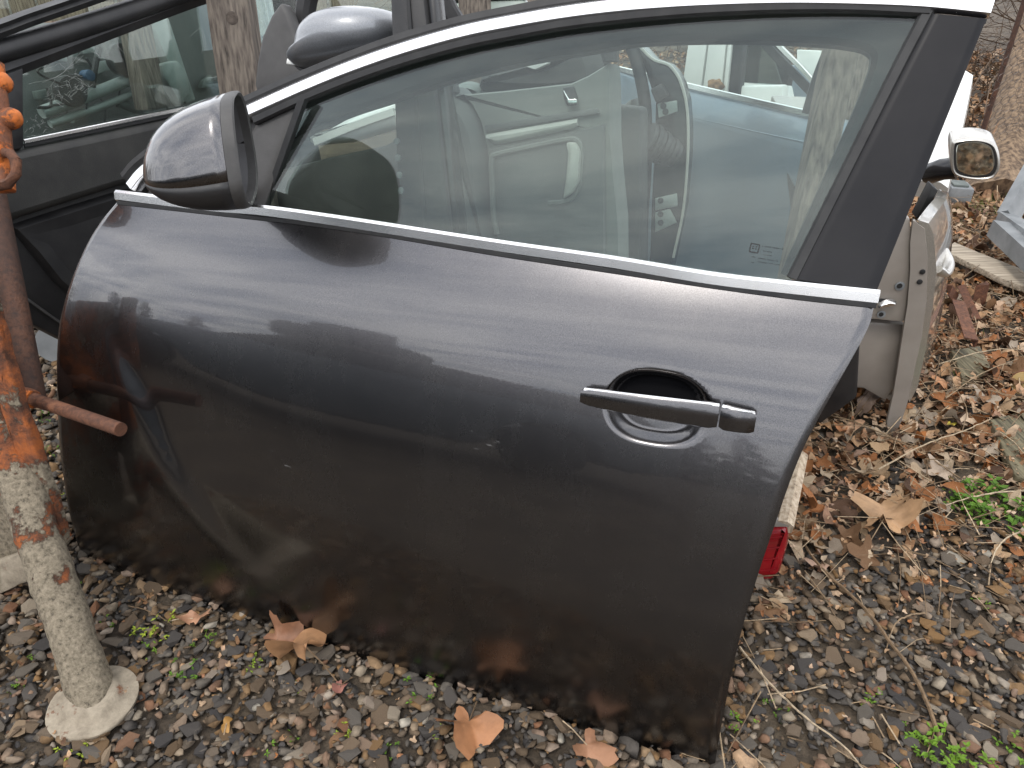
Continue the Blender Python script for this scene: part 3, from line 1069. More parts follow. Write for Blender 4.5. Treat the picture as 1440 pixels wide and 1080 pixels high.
def leaf_mesh(seed, lobes=5, n=30, curl=0.35, deep=0.45):
    """a dry lobed leaf: outline fan with two rings, curled and crumpled; 1 = radius"""
    rr = random.Random(seed)
    ph = rr.uniform(0, 6.28)
    vv = [(0, 0, 0)]
    rings = (0.5, 1.0)
    tear = [rr.uniform(0.82, 1.05) for _ in range(n)]
    bx, by, tw = rr.uniform(-curl, curl), rr.uniform(0.1, curl), rr.uniform(-0.35, 0.35)
    def zz(x, y, q):
        z = bx * x * x + by * y * y + tw * x * y
        z += 0.10 * math.sin(5 * x + ph) * math.cos(4.2 * y + ph * 1.7)
        z += 0.16 * q * q * math.sin(3 * math.atan2(y, x) + ph)
        return z
    for q in rings:
        for i in range(n):
            a = 2 * math.pi * i / n
            if lobes:
                w = abs(math.cos(lobes * a / 2))
                r = (1 - deep) + deep * (w ** 1.3)
                r *= 0.72 + 0.28 * math.cos(a)            # longest lobe ahead, stem notch behind
                if abs(a - math.pi) < 0.35: r *= 0.5
            else:
                r = 0.62 + 0.38 * abs(math.cos(a)) ** 1.4
            r = (r * tear[i]) * q if q == 1.0 else r * q * 0.95
            x, y = r * math.cos(a), r * math.sin(a) * (1 if lobes else 0.62)
            vv.append((x, y, zz(x, y, q)))
    ff = [(0, 1 + i, 1 + (i + 1) % n) for i in range(n)]
    for i in range(n):
        j = (i + 1) % n
        ff += [(1 + i, 1 + n + i, 1 + n + j), (1 + i, 1 + n + j, 1 + j)]
    return np.array(vv), np.array(ff)
leaf_var = [leaf_mesh(i, 5, 25, 0.65, 0.5) for i in range(8)] + [leaf_mesh(20 + i, 0, 11, 1.0) for i in range(8)] + [leaf_mesh(40 + i, 3, 12, 0.9, 0.4) for i in range(8)]

def joined(name, items, var, mat, label, parent=None):
    """one mesh of many pieces; items = (variant, 3x3 matrix, position, number)"""
    vs_, fs, rn = [], [], []
    k = 0
    for vi, mtx, pos, q in items:
        vv, ff = var[vi]
        vs_.append(vv @ mtx.T + pos); fs.append(ff + k); rn.append(np.full(len(vv), q)); k += len(vv)
    vs_ = np.concatenate(vs_); fs = np.concatenate(fs); rn = np.concatenate(rn).astype(np.float32)
    me = bpy.data.meshes.new(name)
    me.vertices.add(len(vs_)); me.vertices.foreach_set('co', vs_.astype(np.float32).ravel())
    me.loops.add(fs.size); me.loops.foreach_set('vertex_index', fs.astype(np.int32).ravel())
    me.polygons.add(len(fs)); me.polygons.foreach_set('loop_start', np.arange(0, fs.size, 3, dtype=np.int32))
    me.update(calc_edges=True)
    at_ = me.attributes.new('rnd', 'FLOAT', 'POINT'); at_.data.foreach_set('value', rn)
    me.materials.append(mat)
    o = bpy.data.objects.new(name, me); COL.objects.link(o)
    tag(o, label, kind='stuff')
    if parent is not None:
        o.parent = parent
    return o

def rotm(yaw, tilt, ta, scale):
    m = Matrix.Rotation(ta, 3, 'Z') @ Matrix.Rotation(tilt, 3, 'X') @ Matrix.Rotation(yaw - ta, 3, 'Z')
    return np.array(m) * scale

OUT = [(p.x, p.y) for p in rim_w[::10]]
door_px = [(163, 283), (77, 520), (130, 802), (480, 928), (1003, 1090), (1059, 832), (1150, 592), (1232, 430)]
def in_poly(x, y, P):
    c = False
    for i in range(len(P)):
        (x0, y0), (x1, y1) = P[i - 1], P[i]
        if (y0 > y) != (y1 > y) and x < (x1 - x0) * (y - y0) / (y1 - y0) + x0:
            c = not c
    return c

def litter(x, y):
    """0 = bare gravel, 1 = deep leaf litter: the ground behind and right of the door is covered"""
    n = mnoise.noise((x * 2.3, y * 2.3, 3.1)) * 0.28 + mnoise.noise((x * 7, y * 7, 1.0)) * 0.12
    f = (y - 0.98 + 0.10 * (x - 0.7) + n) / 0.42
    g = (x - 0.30) / 0.2
    return max(0.0, min(1.0, f)) * max(0.0, min(1.0, g))

def visible(p, m=380):
    u, v, d = proj(p)
    return -m < u < 1440 + m and -m < v < 1080 + m and d > 0.1

# ---- gravel
cand = []
XR, YR = (-2.6, 3.4), (0.1, 3.4)
def scatter(dens, seed):
    rr = random.Random(seed)
    n = int((XR[1] - XR[0]) * (YR[1] - YR[0]) * dens)
    for _ in range(n):
        x, y = rr.uniform(*XR), rr.uniform(*YR)
        if visible(V((x, y, 0))):
            yield x, y, rr
stones = []
for x, y, rr in scatter(4100, 1):                                # chips
    if y > 2.2 and rr.random() < 0.5: continue
    L = litter(x, y)
    if rr.random() < L * 0.93: continue
    if 0.5 < x and rr.random() > 1.15 - 0.25 * L: continue
    s = rr.choice((0.008, 0.0098, 0.0115, 0.0132, 0.0155, 0.0185)) * rr.uniform(0.85, 1.2)
    if rr.random() < 0.035: s *= 1.4
    stones.append([x, y, s, rr.random(), rr.randrange(18), rr.uniform(0, 6.28), rr.gauss(0, 0.24), rr.uniform(0, 6.28)])
for x, y, rr in scatter(4200, 2):                                # grit between them
    if y > 1.6 or rr.random() < litter(x, y) * 0.9: continue
    stones.append([x, y, rr.uniform(0.0035, 0.0085), rr.random(), rr.randrange(18), rr.uniform(0, 6.28), rr.gauss(0, 0.4), rr.uniform(0, 6.28)])
def stone_mtx(s):
    return rotm(s[5], s[6], s[7], s[2]), np.array([s[0], s[1], s[2] * 0.15 + 0.002 + (0.009 * s[3] if s[2] > 0.009 else 0.006)])
def show_size(s):
    u, v, d = proj(V((s[0], s[1], 0)))
    if not (-5 < u < 1445 and -5 < v < 1085) or in_poly(u, v, door_px):
        return 0
    return s[2] / d
stones.sort(key=show_size, reverse=True)
smesh = []
for vv, ff in stone_var:
    me = bpy.data.meshes.new('stone')
    me.from_pydata([tuple(v) for v in vv], [], [tuple(int(i) for i in f) for f in ff])
    me.materials.append(M['stone'])
    smesh.append(me)
for s in stones[:300]:
    o = bpy.data.objects.new('stone', smesh[s[4]])
    COL.objects.link(o)
    m, p = stone_mtx(s)
    o.matrix_world = Matrix(((*m[0], p[0]), (*m[1], p[1]), (*m[2], p[2]), (0, 0, 0, 1)))
    o.parent = ground
joined('gravel', [(s[4], *stone_mtx(s), s[3]) for s in stones[300:]], stone_var, M['stones'], 'loose grey and brown slate gravel covering the ground')

# ---- fallen leaves
LG = 'dead leaves'
LEAFC = [('tan', (0.34, 0.235, 0.14)), ('greyish', (0.30, 0.25, 0.195)), ('rusty', (0.27, 0.115, 0.045)), ('brown', (0.19, 0.11, 0.06)), ('dark brown', (0.095, 0.055, 0.035)), ('pale', (0.42, 0.33, 0.23))]
for cn, c in LEAFC:
    M['leaf_' + cn] = scatter_mat('leaf_' + cn.replace(' ', '_'), [(0, tuple(x * 0.8 for x in c)), (1, tuple(min(1, x * 1.2) for x in c))], 0.62, True, 0.5, 70)
LAND = [('the beige door', atz(1255, 600)), ('the red tail lamp', atz(1090, 810)), ('the mossy board', atz(1430, 630)), ('the rusty angle irons', atz(1360, 460)), ('the long pale board', atz(1390, 372)),
        ('the widest weed clump', atz(1392, 722)), ('the leaning tree', atz(1400, 290)), ('the longest stick', atz(1250, 905)), ('the trestle foot', atz(134, 992)), ('the short board end', atz(1366, 510)), ('the largest tan leaf', atz(1242, 738)), ('the sawn log', atz(1436, 540))]
lmesh = []
for vv, ff in leaf_var:
    me = bpy.data.meshes.new('fallen_leaf')
    me.from_pydata([tuple(v) for v in vv], [], [tuple(int(i) for i in f) for f in ff])
    me.shade_smooth()
    row = []
    for cn, c in LEAFC:
        m2 = me.copy(); m2.materials.append(M['leaf_' + cn]); row.append(m2)
    lmesh.append(row)
leaves = []
for x, y, rr in scatter(1800, 3):
    L = litter(x, y)
    if rr.random() > L * 0.95 + (0.012 if x > 0.2 else 0.004): continue
    big = rr.random()
    vi = rr.randrange(8) if big < 0.10 else 8 + rr.randrange(16)
    s = rr.uniform(0.035, 0.06) if vi < 8 else rr.uniform(0.010, 0.034)
    leaves.append([x, y, s, rr.random(), vi, rr.uniform(0, 6.28), rr.gauss(0, 0.45), rr.uniform(0, 6.28), 0.005 + 0.03 * rr.random() * L])
def leaf_mtx(s):
    return rotm(s[5], s[6], s[7], s[2]), np.array([s[0], s[1], s[8] + s[2] * abs(math.sin(s[6])) * 0.5])
rr = random.Random(77)
for _ in range(5200):                                            # thinner towards the tree and the thicket
    y = rr.uniform(3.2, 8.5); x = rr.uniform(0.5, 1.0 + y * 0.85)
    if not visible(V((x, y, 0))): continue
    leaves.append([x, y, rr.uniform(0.02, 0.06), rr.random(), 8 + rr.randrange(16), rr.uniform(0, 6.28), rr.gauss(0, 0.4), rr.uniform(0, 6.28), 0.01 + 0.03 * rr.random()])
leaves.sort(key=show_size, reverse=True)
for s in leaves[:280]:
    ci = min(5, int(s[3] * 6))
    o = bpy.data.objects.new('fallen_leaf', lmesh[s[4]][ci])
    COL.objects.link(o)
    m, p = leaf_mtx(s)
    o.matrix_world = Matrix(((*m[0], p[0]), (*m[1], p[1]), (*m[2], p[2]), (0, 0, 0, 1)))
    near = min(LAND, key=lambda q: (q[1] - V((s[0], s[1], 0))).length)[0]
    shape = 'broad lobed' if s[4] < 8 else ('narrow curled' if s[4] < 16 else 'small torn')
    lb = '%s %s dry leaf in the loose litter near %s' % (LEAFC[ci][0], shape, near)
    tag(o, lb, 'leaf', 'dead leaves: ' + lb)
joined('leaf_litter', [(s[4], *leaf_mtx(s), s[3]) for s in leaves[280:]], leaf_var, M['leaves'], 'crumbled brown leaf litter covering the ground beyond the gravel')

crumbs = []
for x, y, rr in scatter(2600, 5):                                # crumbled leaf and straw trodden into the gravel
    L = litter(x, y)
    near = max(0.0, min(1.0, (y - 0.70) / 0.35)) if x > 0.25 else 0.12
    if rr.random() > 0.07 + 0.55 * near * (1 - L) + 0.5 * L or y > 2.6: continue
    crumbs.append((8 + rr.randrange(16), rotm(rr.uniform(0, 6.28), rr.gauss(0, 0.5), rr.uniform(0, 6.28), rr.uniform(0.0028, 0.0095)), np.array([x, y, 0.010 + 0.012 * rr.random() + 0.02 * L]), rr.random()))
joined('leaf_crumbs', crumbs, leaf_var, M['leaves'], 'crumbs of dead leaf trodden into the gravel')
# a few leaves that stand out
def one_leaf(px, r, seed, yaw, tilt, col, label, lobes=5, z=0.012, curl=0.7):
    m, nt, b = new_mat('single_leaf')
    n = noise(nt, 40, 8, 0.7); n1 = noise(nt, 9, 4, 0.6)
    rr = ramp(nt, [(0.3, tuple(c * 0.55 for c in col)), (0.52, col), (0.75, tuple(min(1, c * 1.35) for c in col))])
    mxx = N(nt, 'ShaderNodeMath', operation='MULTIPLY_ADD'); mxx.inputs[1].default_value = 0.5
    hlf = N(nt, 'ShaderNodeMath', operation='MULTIPLY'); hlf.inputs[1].default_value = 0.5
    nt.links.new(n1.outputs['Fac'], hlf.inputs[0])
    nt.links.new(n.outputs['Fac'], mxx.inputs[0]); nt.links.new(hlf.outputs[0], mxx.inputs[2])
    nt.links.new(mxx.outputs[0], rr.inputs[0]); nt.links.new(rr.outputs[0], b.inputs['Base Color'])
    b.inputs['Roughness'].default_value = 0.6
    bp = N(nt, 'ShaderNodeBump'); bp.inputs['Strength'].default_value = 0.7; bp.inputs['Distance'].default_value = 0.003
    nt.links.new(n.outputs['Fac'], bp.inputs['Height']); nt.links.new(bp.outputs[0], b.inputs['Normal'])
    vv, ff = leaf_mesh(seed, lobes, 40, curl, 0.5)
    c = atz(*px, z)
    mt = rotm(yaw, tilt, random.Random(seed).uniform(0, 6.28), r)
    w = vv @ mt.T
    w[:, 2] -= w[:, 2].min() * 0.75
    root = thing('maple_leaf', c, label, 'leaf')
    o = mesh_obj('blade', [c + V(p) for p in w], [tuple(int(i) for i in f) for f in ff], m, root, smooth=True)
    st0 = V(w[0]); st1 = V(mt @ np.array([-1.15, 0.1, 0.02]))
    tube('stem', [c + st0, c + st0 * 0.4 + st1 * 0.6 + V((0, 0, r * 0.08)), c + st1], 0.0011, M['stem'], root, 5)
    return root
one_leaf((432, 932), 0.085, 61, 2.4, 0.5, (0.36, 0.19, 0.09), 'large tan leaf against the lower edge of the dark grey door')
one_leaf((392, 906), 0.055, 62, 0.4, 0.6, (0.27, 0.13, 0.07), 'folded reddish brown leaf touching the dark grey door beside the large tan leaf')
one_leaf((660, 1022), 0.074, 63, 4.6, 0.35, (0.33, 0.15, 0.065), 'orange brown leaf with two long lobes hanging down over the gravel')
one_leaf((480, 965), 0.022, 64, 4.2, 0.2, (0.28, 0.12, 0.09), 'small pinkish brown lobed leaf on gravel in front of the door', 3)
one_leaf((272, 872), 0.034, 65, 0.2, 0.1, (0.40, 0.21, 0.12), 'flat pale orange leaf scrap on gravel by the door', 0)
one_leaf((320, 1022), 0.016, 66, 1.6, 0.15, (0.33, 0.17, 0.04), 'small yellow brown leaf lying among the grey stones', 0)
one_leaf((825, 1052), 0.045, 67, 5.6, 0.4, (0.30, 0.15, 0.08), 'brown leaf tucked under the bottom corner of the door', 3)
one_leaf((1242, 735), 0.095, 68, 0.9, 0.35, (0.38, 0.23, 0.12), 'largest tan maple leaf with pointed lobes where litter meets gravel', 5, 0.03)
one_leaf((1192, 568), 0.075, 69, 1.5, 0.9, (0.26, 0.11, 0.035), 'upright rusty orange leaf leaning beside the beige door', 5, 0.05)
one_leaf((1218, 580), 0.05, 70, 0.6, 0.7, (0.21, 0.15, 0.115), 'curled greyish brown leaf under the beige door', 0, 0.03, 1.2)
one_leaf((1338, 597), 0.016, 71, 0.3, 0.1, (0.55, 0.45, 0.06), 'tiny bright yellow leaf on the brown litter', 0, 0.03)
one_leaf((1315, 545), 0.04, 72, 0.0, 0.3, (0.42, 0.20, 0.09), 'orange leaf lying between the beige door and the mossy board', 5, 0.03)
one_leaf((1150, 800), 0.035, 73, 2.2, 0.5, (0.35, 0.22, 0.15), 'pale curled leaf beside the red tail lamp', 3, 0.02)
one_leaf((1325, 665), 0.05, 74, 3.2, 0.3, (0.36, 0.28, 0.21), 'broad greyish tan leaf in the litter near the green weeds', 5, 0.03)

# ---- dry stems and twigs
def twig(pxs, r, label, z=0.015, lift=0.012, seed=0, group=None, r1=None):
    pts = [atz(u, v, z) for u, v in pxs]
    r *= 0.62; r1 = r1 * 0.62 if r1 else None
    q = catmull([(p.x, p.y, p.z) for p in pts], len(pts) * 5)
    rr = random.Random(seed)
    q = [V(p) + V((rr.uniform(-1, 1) * 0.0008, rr.uniform(-1, 1) * 0.0008, lift * math.sin(math.pi * i / (len(q) - 1)) + rr.uniform(-1, 1) * 0.001)) for i, p in enumerate(q)]
    o = tube('twig', q, r, M['stem'], None, 6, taper=r1 or r * 0.55, loc=pts[0])
    return tag(o, label, 'twig', group)
twig([(1118, 745), (1152, 800), (1210, 858), (1250, 910), (1290, 965), (1322, 1040)], 0.0042, 'longest straight brown stick lying on the gravel, thick at its lower end', r1=0.0058)
twig([(1040, 910), (1080, 965), (1130, 1015), (1180, 1050), (1215, 1082)], 0.0035, 'thin brown stick running from the corner of the dark grey door over gravel')
twig([(1300, 862), (1275, 872), (1255, 885), (1247, 912)], 0.0028, 'forked bleached root on the gravel', z=0.02)
twig([(1350, 776), (1400, 822), (1442, 862)], 0.0022, 'pale thin stem slanting over gravel right of the bleached root')
twig([(1260, 765), (1264, 810), (1262, 858)], 0.0018, 'fine upright straw below the largest tan leaf')
twig([(1268, 762), (1290, 800), (1303, 868)], 0.0018, 'fine bent straw below the largest tan leaf')
twig([(1440, 745), (1405, 770), (1390, 798)], 0.0032, 'hooked grey twig near the green weeds', z=0.02)
twig([(1160, 582), (1210, 602), (1290, 640), (1350, 672)], 0.0032, 'brown stalk lying from the upright orange leaf across the litter', z=0.04)
twig([(1235, 660), (1300, 630), (1350, 612), (1392, 590)], 0.0032, 'long curved brown stalk reaching the mossy board', z=0.045)
twig([(1322, 500), (1312, 545), (1290, 585), (1270, 605), (1245, 612)], 0.0026, 'arched pale stem beside the beige door', z=0.05)
twig([(1334, 518), (1342, 550), (1357, 580), (1352, 612)], 0.0026, 'wavy pale stem in the litter left of the mossy board', z=0.05)
twig([(1320, 512), (1390, 498), (1445, 492)], 0.0024, 'straight grey stem below the rusty angle irons', z=0.06)
twig([(1330, 560), (1380, 530), (1445, 500)], 0.0026, 'grey stem crossing below the sawn log end', z=0.06)
twig([(1310, 552), (1370, 552), (1445, 562)], 0.0022, 'thin horizontal stem above the mossy board', z=0.06)
twig([(1442, 690), (1380, 702), (1330, 710)], 0.003, 'pale stem lying above the green weeds', z=0.03)
twig([(180, 852), (215, 868), (248, 882)], 0.0018, 'short grey straw on gravel by the trestle foot')
rr = random.Random(11)
straw = []
seg = (np.array([(0, -1, 0), (0.87, 0.5, 0), (-0.87, 0.5, 0), (0, -1, 0), (0.87, 0.5, 0), (-0.87, 0.5, 0)], float), np.array([(0, 1, 4), (0, 4, 3), (1, 2, 5), (1, 5, 4), (2, 0, 3), (2, 3, 5)]))
svar = []
items = []
for i in range(6500):
    x, y = rr.uniform(0.2, 3.2), rr.uniform(0.6, 3.4)
    L = litter(x, y)
    if rr.random() > 0.22 + 0.78 * L or not visible(V((x, y, 0))): continue
    ln = rr.uniform(0.02, 0.15); a = rr.uniform(0, 6.28); t = rr.gauss(0, 0.18)
    d = np.array([math.cos(a) * math.cos(t), math.sin(a) * math.cos(t), math.sin(t)]) * ln
    p0 = np.array([x, y, 0.012 + 0.035 * L * rr.random() + abs(d[2]) * 0.5]); p1 = p0 + d * 0.5 + np.array([rr.uniform(-1, 1), rr.uniform(-1, 1), 0.5]) * ln * 0.06; p2 = p0 + d
    for a0, a1 in ((p0, p1), (p1, p2)):
        vv = seg[0] * rr.uniform(0.0006, 0.0016)
        ax = V(a1 - a0); q = np.array(ax.to_track_quat('Z', 'Y').to_matrix())
        w = vv @ q.T; w[:3] += a0; w[3:] += a1
        svar.append((w, seg[1])); items.append((len(svar) - 1, np.eye(3), np.zeros(3), rr.random()))
joined('dry_stems', items, svar, M['stems'], 'thin dry stems and straw scattered over the litter')

# ---- weeds: rosettes of small leaves on thin stalks
def weed(px, size, n, label, seed, group=None, spread=1.0):
    c = atz(*px, 0.004)
    rr = random.Random(seed)
    size *= 1.35; n = int(n * 1.4)
    root = thing('weed', c, label, 'weed', group)
    vs_, fs, sv, sf = [], [], [], []
    for i in range(n):
        a = rr.uniform(0, 6.28); rad = size * spread * math.sqrt(rr.random())
        base = V((math.cos(a) * rad, math.sin(a) * rad, 0))
        h = size * rr.uniform(0.15, 0.6)
        tip = base * 1.1 + V((rr.uniform(-1, 1) * size * 0.2, rr.uniform(-1, 1) * size * 0.2, h))
        k = len(sv); w = V((0.0006, 0, 0)); w2 = V((0, 0.0006, 0))
        sv += [c + base - w, c + base + w, c + tip + w2, c + tip - w2]; sf.append((k, k + 1, k + 2, k + 3))
        for j in range(rr.randint(3, 6)):
            b = rr.uniform(0, 6.28); L = size * rr.uniform(0.16, 0.34); W = L * 0.42
            d = V((math.cos(b), math.sin(b), rr.uniform(-0.1, 0.7))).normalized(); sd = V((-math.sin(b), math.cos(b), 0))
            p = tip + V((0, 0, -h * 0.35 * rr.random()))
            k = len(vs_)
            vs_ += [c + p, c + p + d * L * 0.5 + sd * W * 0.55, c + p + d * L + V((0, 0, -L * 0.15)), c + p + d * L * 0.5 - sd * W * 0.55, c + p + d * L * 0.5 + V((0, 0, -L * 0.1))]
            fs += [(k, k + 1, k + 4), (k + 1, k + 2, k + 4), (k + 2, k + 3, k + 4), (k + 3, k, k + 4)]
    mesh_obj('leaves', vs_, fs, M['weed'], root)
    mesh_obj('stalks', sv, sf, M['weed'], root)
    return root
weed((1392, 722), 0.055, 46, 'widest clump of green weeds between leaf litter and gravel', 1)
weed((1340, 690), 0.022, 8, 'small green sprout in the litter beside the widest weed clump', 2)
weed((1340, 1064), 0.034, 22, 'yellowish green weed mat at the end of the longest stick', 3)
weed((1432, 1060), 0.024, 12, 'leafy green weed on gravel right of the yellowish weed mat', 4)
SG = 'small weeds sprouting between the stones'
for i, (p, s, n) in enumerate([((222, 888), .024, 11), ((285, 905), .016, 6), ((262, 950), .022, 9), ((210, 915), .014, 5), ((425, 962), .012, 4), ((590, 980), .020, 7), ((355, 938), .014, 6), ((395, 1048), .016, 7),
        ((490, 1035), .014, 6), ((620, 1035), .011, 4), ((1232, 990), .018, 6), ((1088, 998), .015, 6), ((1372, 850), .014, 6), ((1040, 1020), .016, 6), ((1290, 1042), .02, 7), ((1128, 942), .01, 4),
        ((150, 880), .013, 5), ((118, 830), .012, 5), ((70, 640), .025, 9), ((60, 590), .022, 8), ((75, 700), .02, 7), ((105, 1065), .018, 7), ((1248, 1075), .012, 5), ((20, 970), .013, 5), ((50, 930), .012, 5), ((545, 1058), .013, 5)]):
    wh = 'behind the trestle, left of the door' if p[1] < 720 else ('in front of the door' if p[0] < 1000 else 'right of the door')
    weed(p, s, n, '%s bright green weed sprouting from gravel %s' % ('tiny' if s < 0.0145 else 'small leafy', wh), 20 + i, SG + ' ' + wh + (', tiny' if s < 0.0145 else ''))

# ================================================================ RUSTY TRESTLE (left)
M['cement'] = rust_mat('cement_crusted_steel', (0.16, 0.05, 0.02), (0.30, 0.10, 0.03), (0.38, 0.325, 0.245), 0.36, 0.41, 16, (0.20, 0.165, 0.12), 0.9)
M['orange'] = rust_mat('flaking_orange_paint', (0.10, 0.035, 0.015), (0.24, 0.08, 0.03), (0.56, 0.15, 0.02), 0.49, 0.55, 18, (0.50, 0.12, 0.015), 0.6)
M['orangecem'] = rust_mat('orange_paint_under_cement', (0.34, 0.29, 0.22), (0.46, 0.40, 0.32), (0.58, 0.15, 0.02), 0.50, 0.55, 11, (0.40, 0.10, 0.02), 0.8)
M['rust'] = rust_mat('brown_rust', (0.055, 0.022, 0.012), (0.15, 0.06, 0.03), (0.24, 0.10, 0.05), 0.5, 0.62, 12, (0.17, 0.065, 0.03), 0.8)
M['rustdark'] = rust_mat('dark_rust', (0.03, 0.015, 0.01), (0.075, 0.032, 0.018), (0.12, 0.05, 0.025), 0.5, 0.65, 10, (0.09, 0.035, 0.018), 0.75)

def leg_mat(shift=0.0):
    """cement crust low down; up the leg the crust has broken away in patches from orange paint and rust"""
    m, nt, b = new_mat('leg_crust_and_paint')
    tc = N(nt, 'ShaderNodeTexCoord'); sx = N(nt, 'ShaderNodeSeparateXYZ')
    nt.links.new(tc.outputs['Object'], sx.inputs[0])
    n = noise(nt, 11, 10, 0.72); n2 = noise(nt, 130, 8, 0.75); n3 = noise(nt, 26, 8, 0.7)
    zr = N(nt, 'ShaderNodeMapRange'); zr.inputs['From Min'].default_value = 0.0; zr.inputs['From Max'].default_value = 0.40
    zr.inputs['To Min'].default_value = -0.15 + shift; zr.inputs['To Max'].default_value = 0.07 + shift
    nt.links.new(sx.outputs['Z'], zr.inputs['Value'])
    ad = N(nt, 'ShaderNodeMath', operation='ADD'); nt.links.new(n.outputs['Fac'], ad.inputs[0]); nt.links.new(zr.outputs[0], ad.inputs[1])
    mask = ramp(nt, [(0.50, (0, 0, 0)), (0.54, (1, 1, 1))]); nt.links.new(ad.outputs[0], mask.inputs[0])
    cem = ramp(nt, [(0.36, (0.07, 0.055, 0.038)), (0.44, (0.18, 0.15, 0.105)), (0.56, (0.27, 0.225, 0.16)), (0.72, (0.37, 0.315, 0.235))]); nt.links.new(n2.outputs['Fac'], cem.inputs[0])
    org = ramp(nt, [(0.40, (0.07, 0.028, 0.014)), (0.50, (0.20, 0.065, 0.025)), (0.60, (0.36, 0.10, 0.022)), (0.8, (0.44, 0.135, 0.03))]); nt.links.new(n3.outputs['Fac'], org.inputs[0])
    mx = N(nt, 'ShaderNodeMix', data_type='RGBA')
    nt.links.new(mask.outputs[0], mx.inputs[0]); nt.links.new(cem.outputs[0], mx.inputs[6]); nt.links.new(org.outputs[0], mx.inputs[7])
    nt.links.new(mx.outputs[2], b.inputs['Base Color']); b.inputs['Roughness'].default_value = 0.85
    sub = N(nt, 'ShaderNodeMath', operation='SUBTRACT'); nt.links.new(n2.outputs['Fac'], sub.inputs[0]); nt.links.new(mask.outputs[0], sub.inputs[1])
    bp = N(nt, 'ShaderNodeBump'); bp.inputs['Strength'].default_value = 0.9; bp.inputs['Distance'].default_value = 0.005
    nt.links.new(sub.outputs[0], bp.inputs['Height']); nt.links.new(bp.outputs[0], b.inputs['Normal'])
    return m
M['leg'] = leg_mat()
M['legedge'] = leg_mat(0.04)
foot = atz(134, 992, 0.008)
tr = thing('trestle', V((foot.x, foot.y, 0)), 'rusty orange steel trestle crusted with cement standing left of the dark grey door', 'trestle')
dF = proj(foot)[2]
top1 = at(-52, 440, dF + 0.12)
def crusty(name, p0, p1, r, mat, n=20, k=40, amp=0.10, parent=tr, seed=0.0):
    p0, p1 = V(p0), V(p1)
    d = (p1 - p0).normalized(); a = d.cross(V((0, 1, 0))).normalized(); b = d.cross(a)
    vs_, fs = [], []
    for i in range(k):
        c = p0.lerp(p1, i / (k - 1))
        for j in range(n):
            an = 2 * math.pi * j / n
            o = a * math.cos(an) + b * math.sin(an)
            rr_ = r * (1 + amp * mnoise.noise((c + o * r) * 22 + V((seed, 0, 0))) + amp * 0.5 * mnoise.noise((c + o * r) * 70) + amp * 0.35 * mnoise.noise((c + o * r) * 190))
            vs_.append(c + o * rr_)
    for i in range(k - 1):
        for j in range(n):
            j2 = (j + 1) % n
            fs.append((i * n + j, i * n + j2, (i + 1) * n + j2, (i + 1) * n + j))
    fs += [tuple(range(n)), tuple(range((k - 1) * n, k * n))]
    return auto_smooth(mesh_obj(name, vs_, fs, mat, parent), 60)
post = crusty('leg', foot, foot + (top1 - foot) * 1.75, 0.034, M['leg'], 40, 260, 0.11)
# foot plate
def foot_plate():
    vs_, fs = [], []
    prof = [(0.0, 0.064), (0.003, 0.068), (0.008, 0.068), (0.0095, 0.065), (0.0105, 0.047), (0.016, 0.043), (0.024, 0.036)]
    n = 40
    for z, r in prof:
        for j in range(n):
            a = 2 * math.pi * j / n
            q = r * (1 + 0.045 * mnoise.noise((math.cos(a) * 1.6, math.sin(a) * 1.6, z * 30)))
            vs_.append(V((foot.x + q * math.cos(a), foot.y + q * math.sin(a) * 1.0, 0.010 + z)))
    for i in range(len(prof) - 1):
        for j in range(n):
            j2 = (j + 1) % n
            fs.append((i * n + j, i * n + j2, (i + 1) * n + j2, (i + 1) * n + j))
    fs += [tuple(range(n)), tuple(range((len(prof) - 1) * n, len(prof) * n))]
    return auto_smooth(mesh_obj('foot_plate', vs_, fs, M['cement'], tr), 60)
foot_plate()
# cross brace running off to the left
PLg = Plane(V((at(0, 700, dF + 0.05).x, at(0, 700, dF + 0.05).y, 0)), V((at(0, 700, dF + 0.05).x, at(0, 700, dF + 0.05).y, 0)) + V((1, -0.25, 0)), 10)
def rough_slab(name, px, d0, d1, mat, seed):
    o = slab(name, PLg, px, d0, d1, mat, tr, 0.004)
    bm = bmesh.new(); bm.from_mesh(o.data)
    bmesh.ops.triangulate(bm, faces=bm.faces)
    for _ in range(3):
        bmesh.ops.subdivide_edges(bm, edges=[e for e in bm.edges if e.calc_length() > 0.012], cuts=1, use_grid_fill=False)
    for v in bm.verts:
        v.co += v.normal * 0.003 * (mnoise.noise(v.co * 25 + V((seed, 0, 0))) + 0.6 * mnoise.noise(v.co * 90))
    bm.to_mesh(o.data); bm.free()
    return auto_smooth(o, 50)
rough_slab('frame_plate', [(-150, 430), (-44, 430), (-22, 500), (2, 580), (38, 690), (56, 750), (46, 780), (-150, 830)], -0.012, -0.004, M['leg'], 1)
rough_slab('frame_edge', [(-40, 420), (-14, 420), (6, 500), (34, 590), (68, 690), (92, 765), (78, 780), (60, 750), (38, 690), (2, 580), (-22, 500)], -0.008, 0.012, M['legedge'], 2)
rough_slab('brace', [(-150, 830), (0, 788), (50, 768), (76, 780), (74, 802), (0, 836), (-150, 890)], -0.012, 0.010, M['cement'], 3)
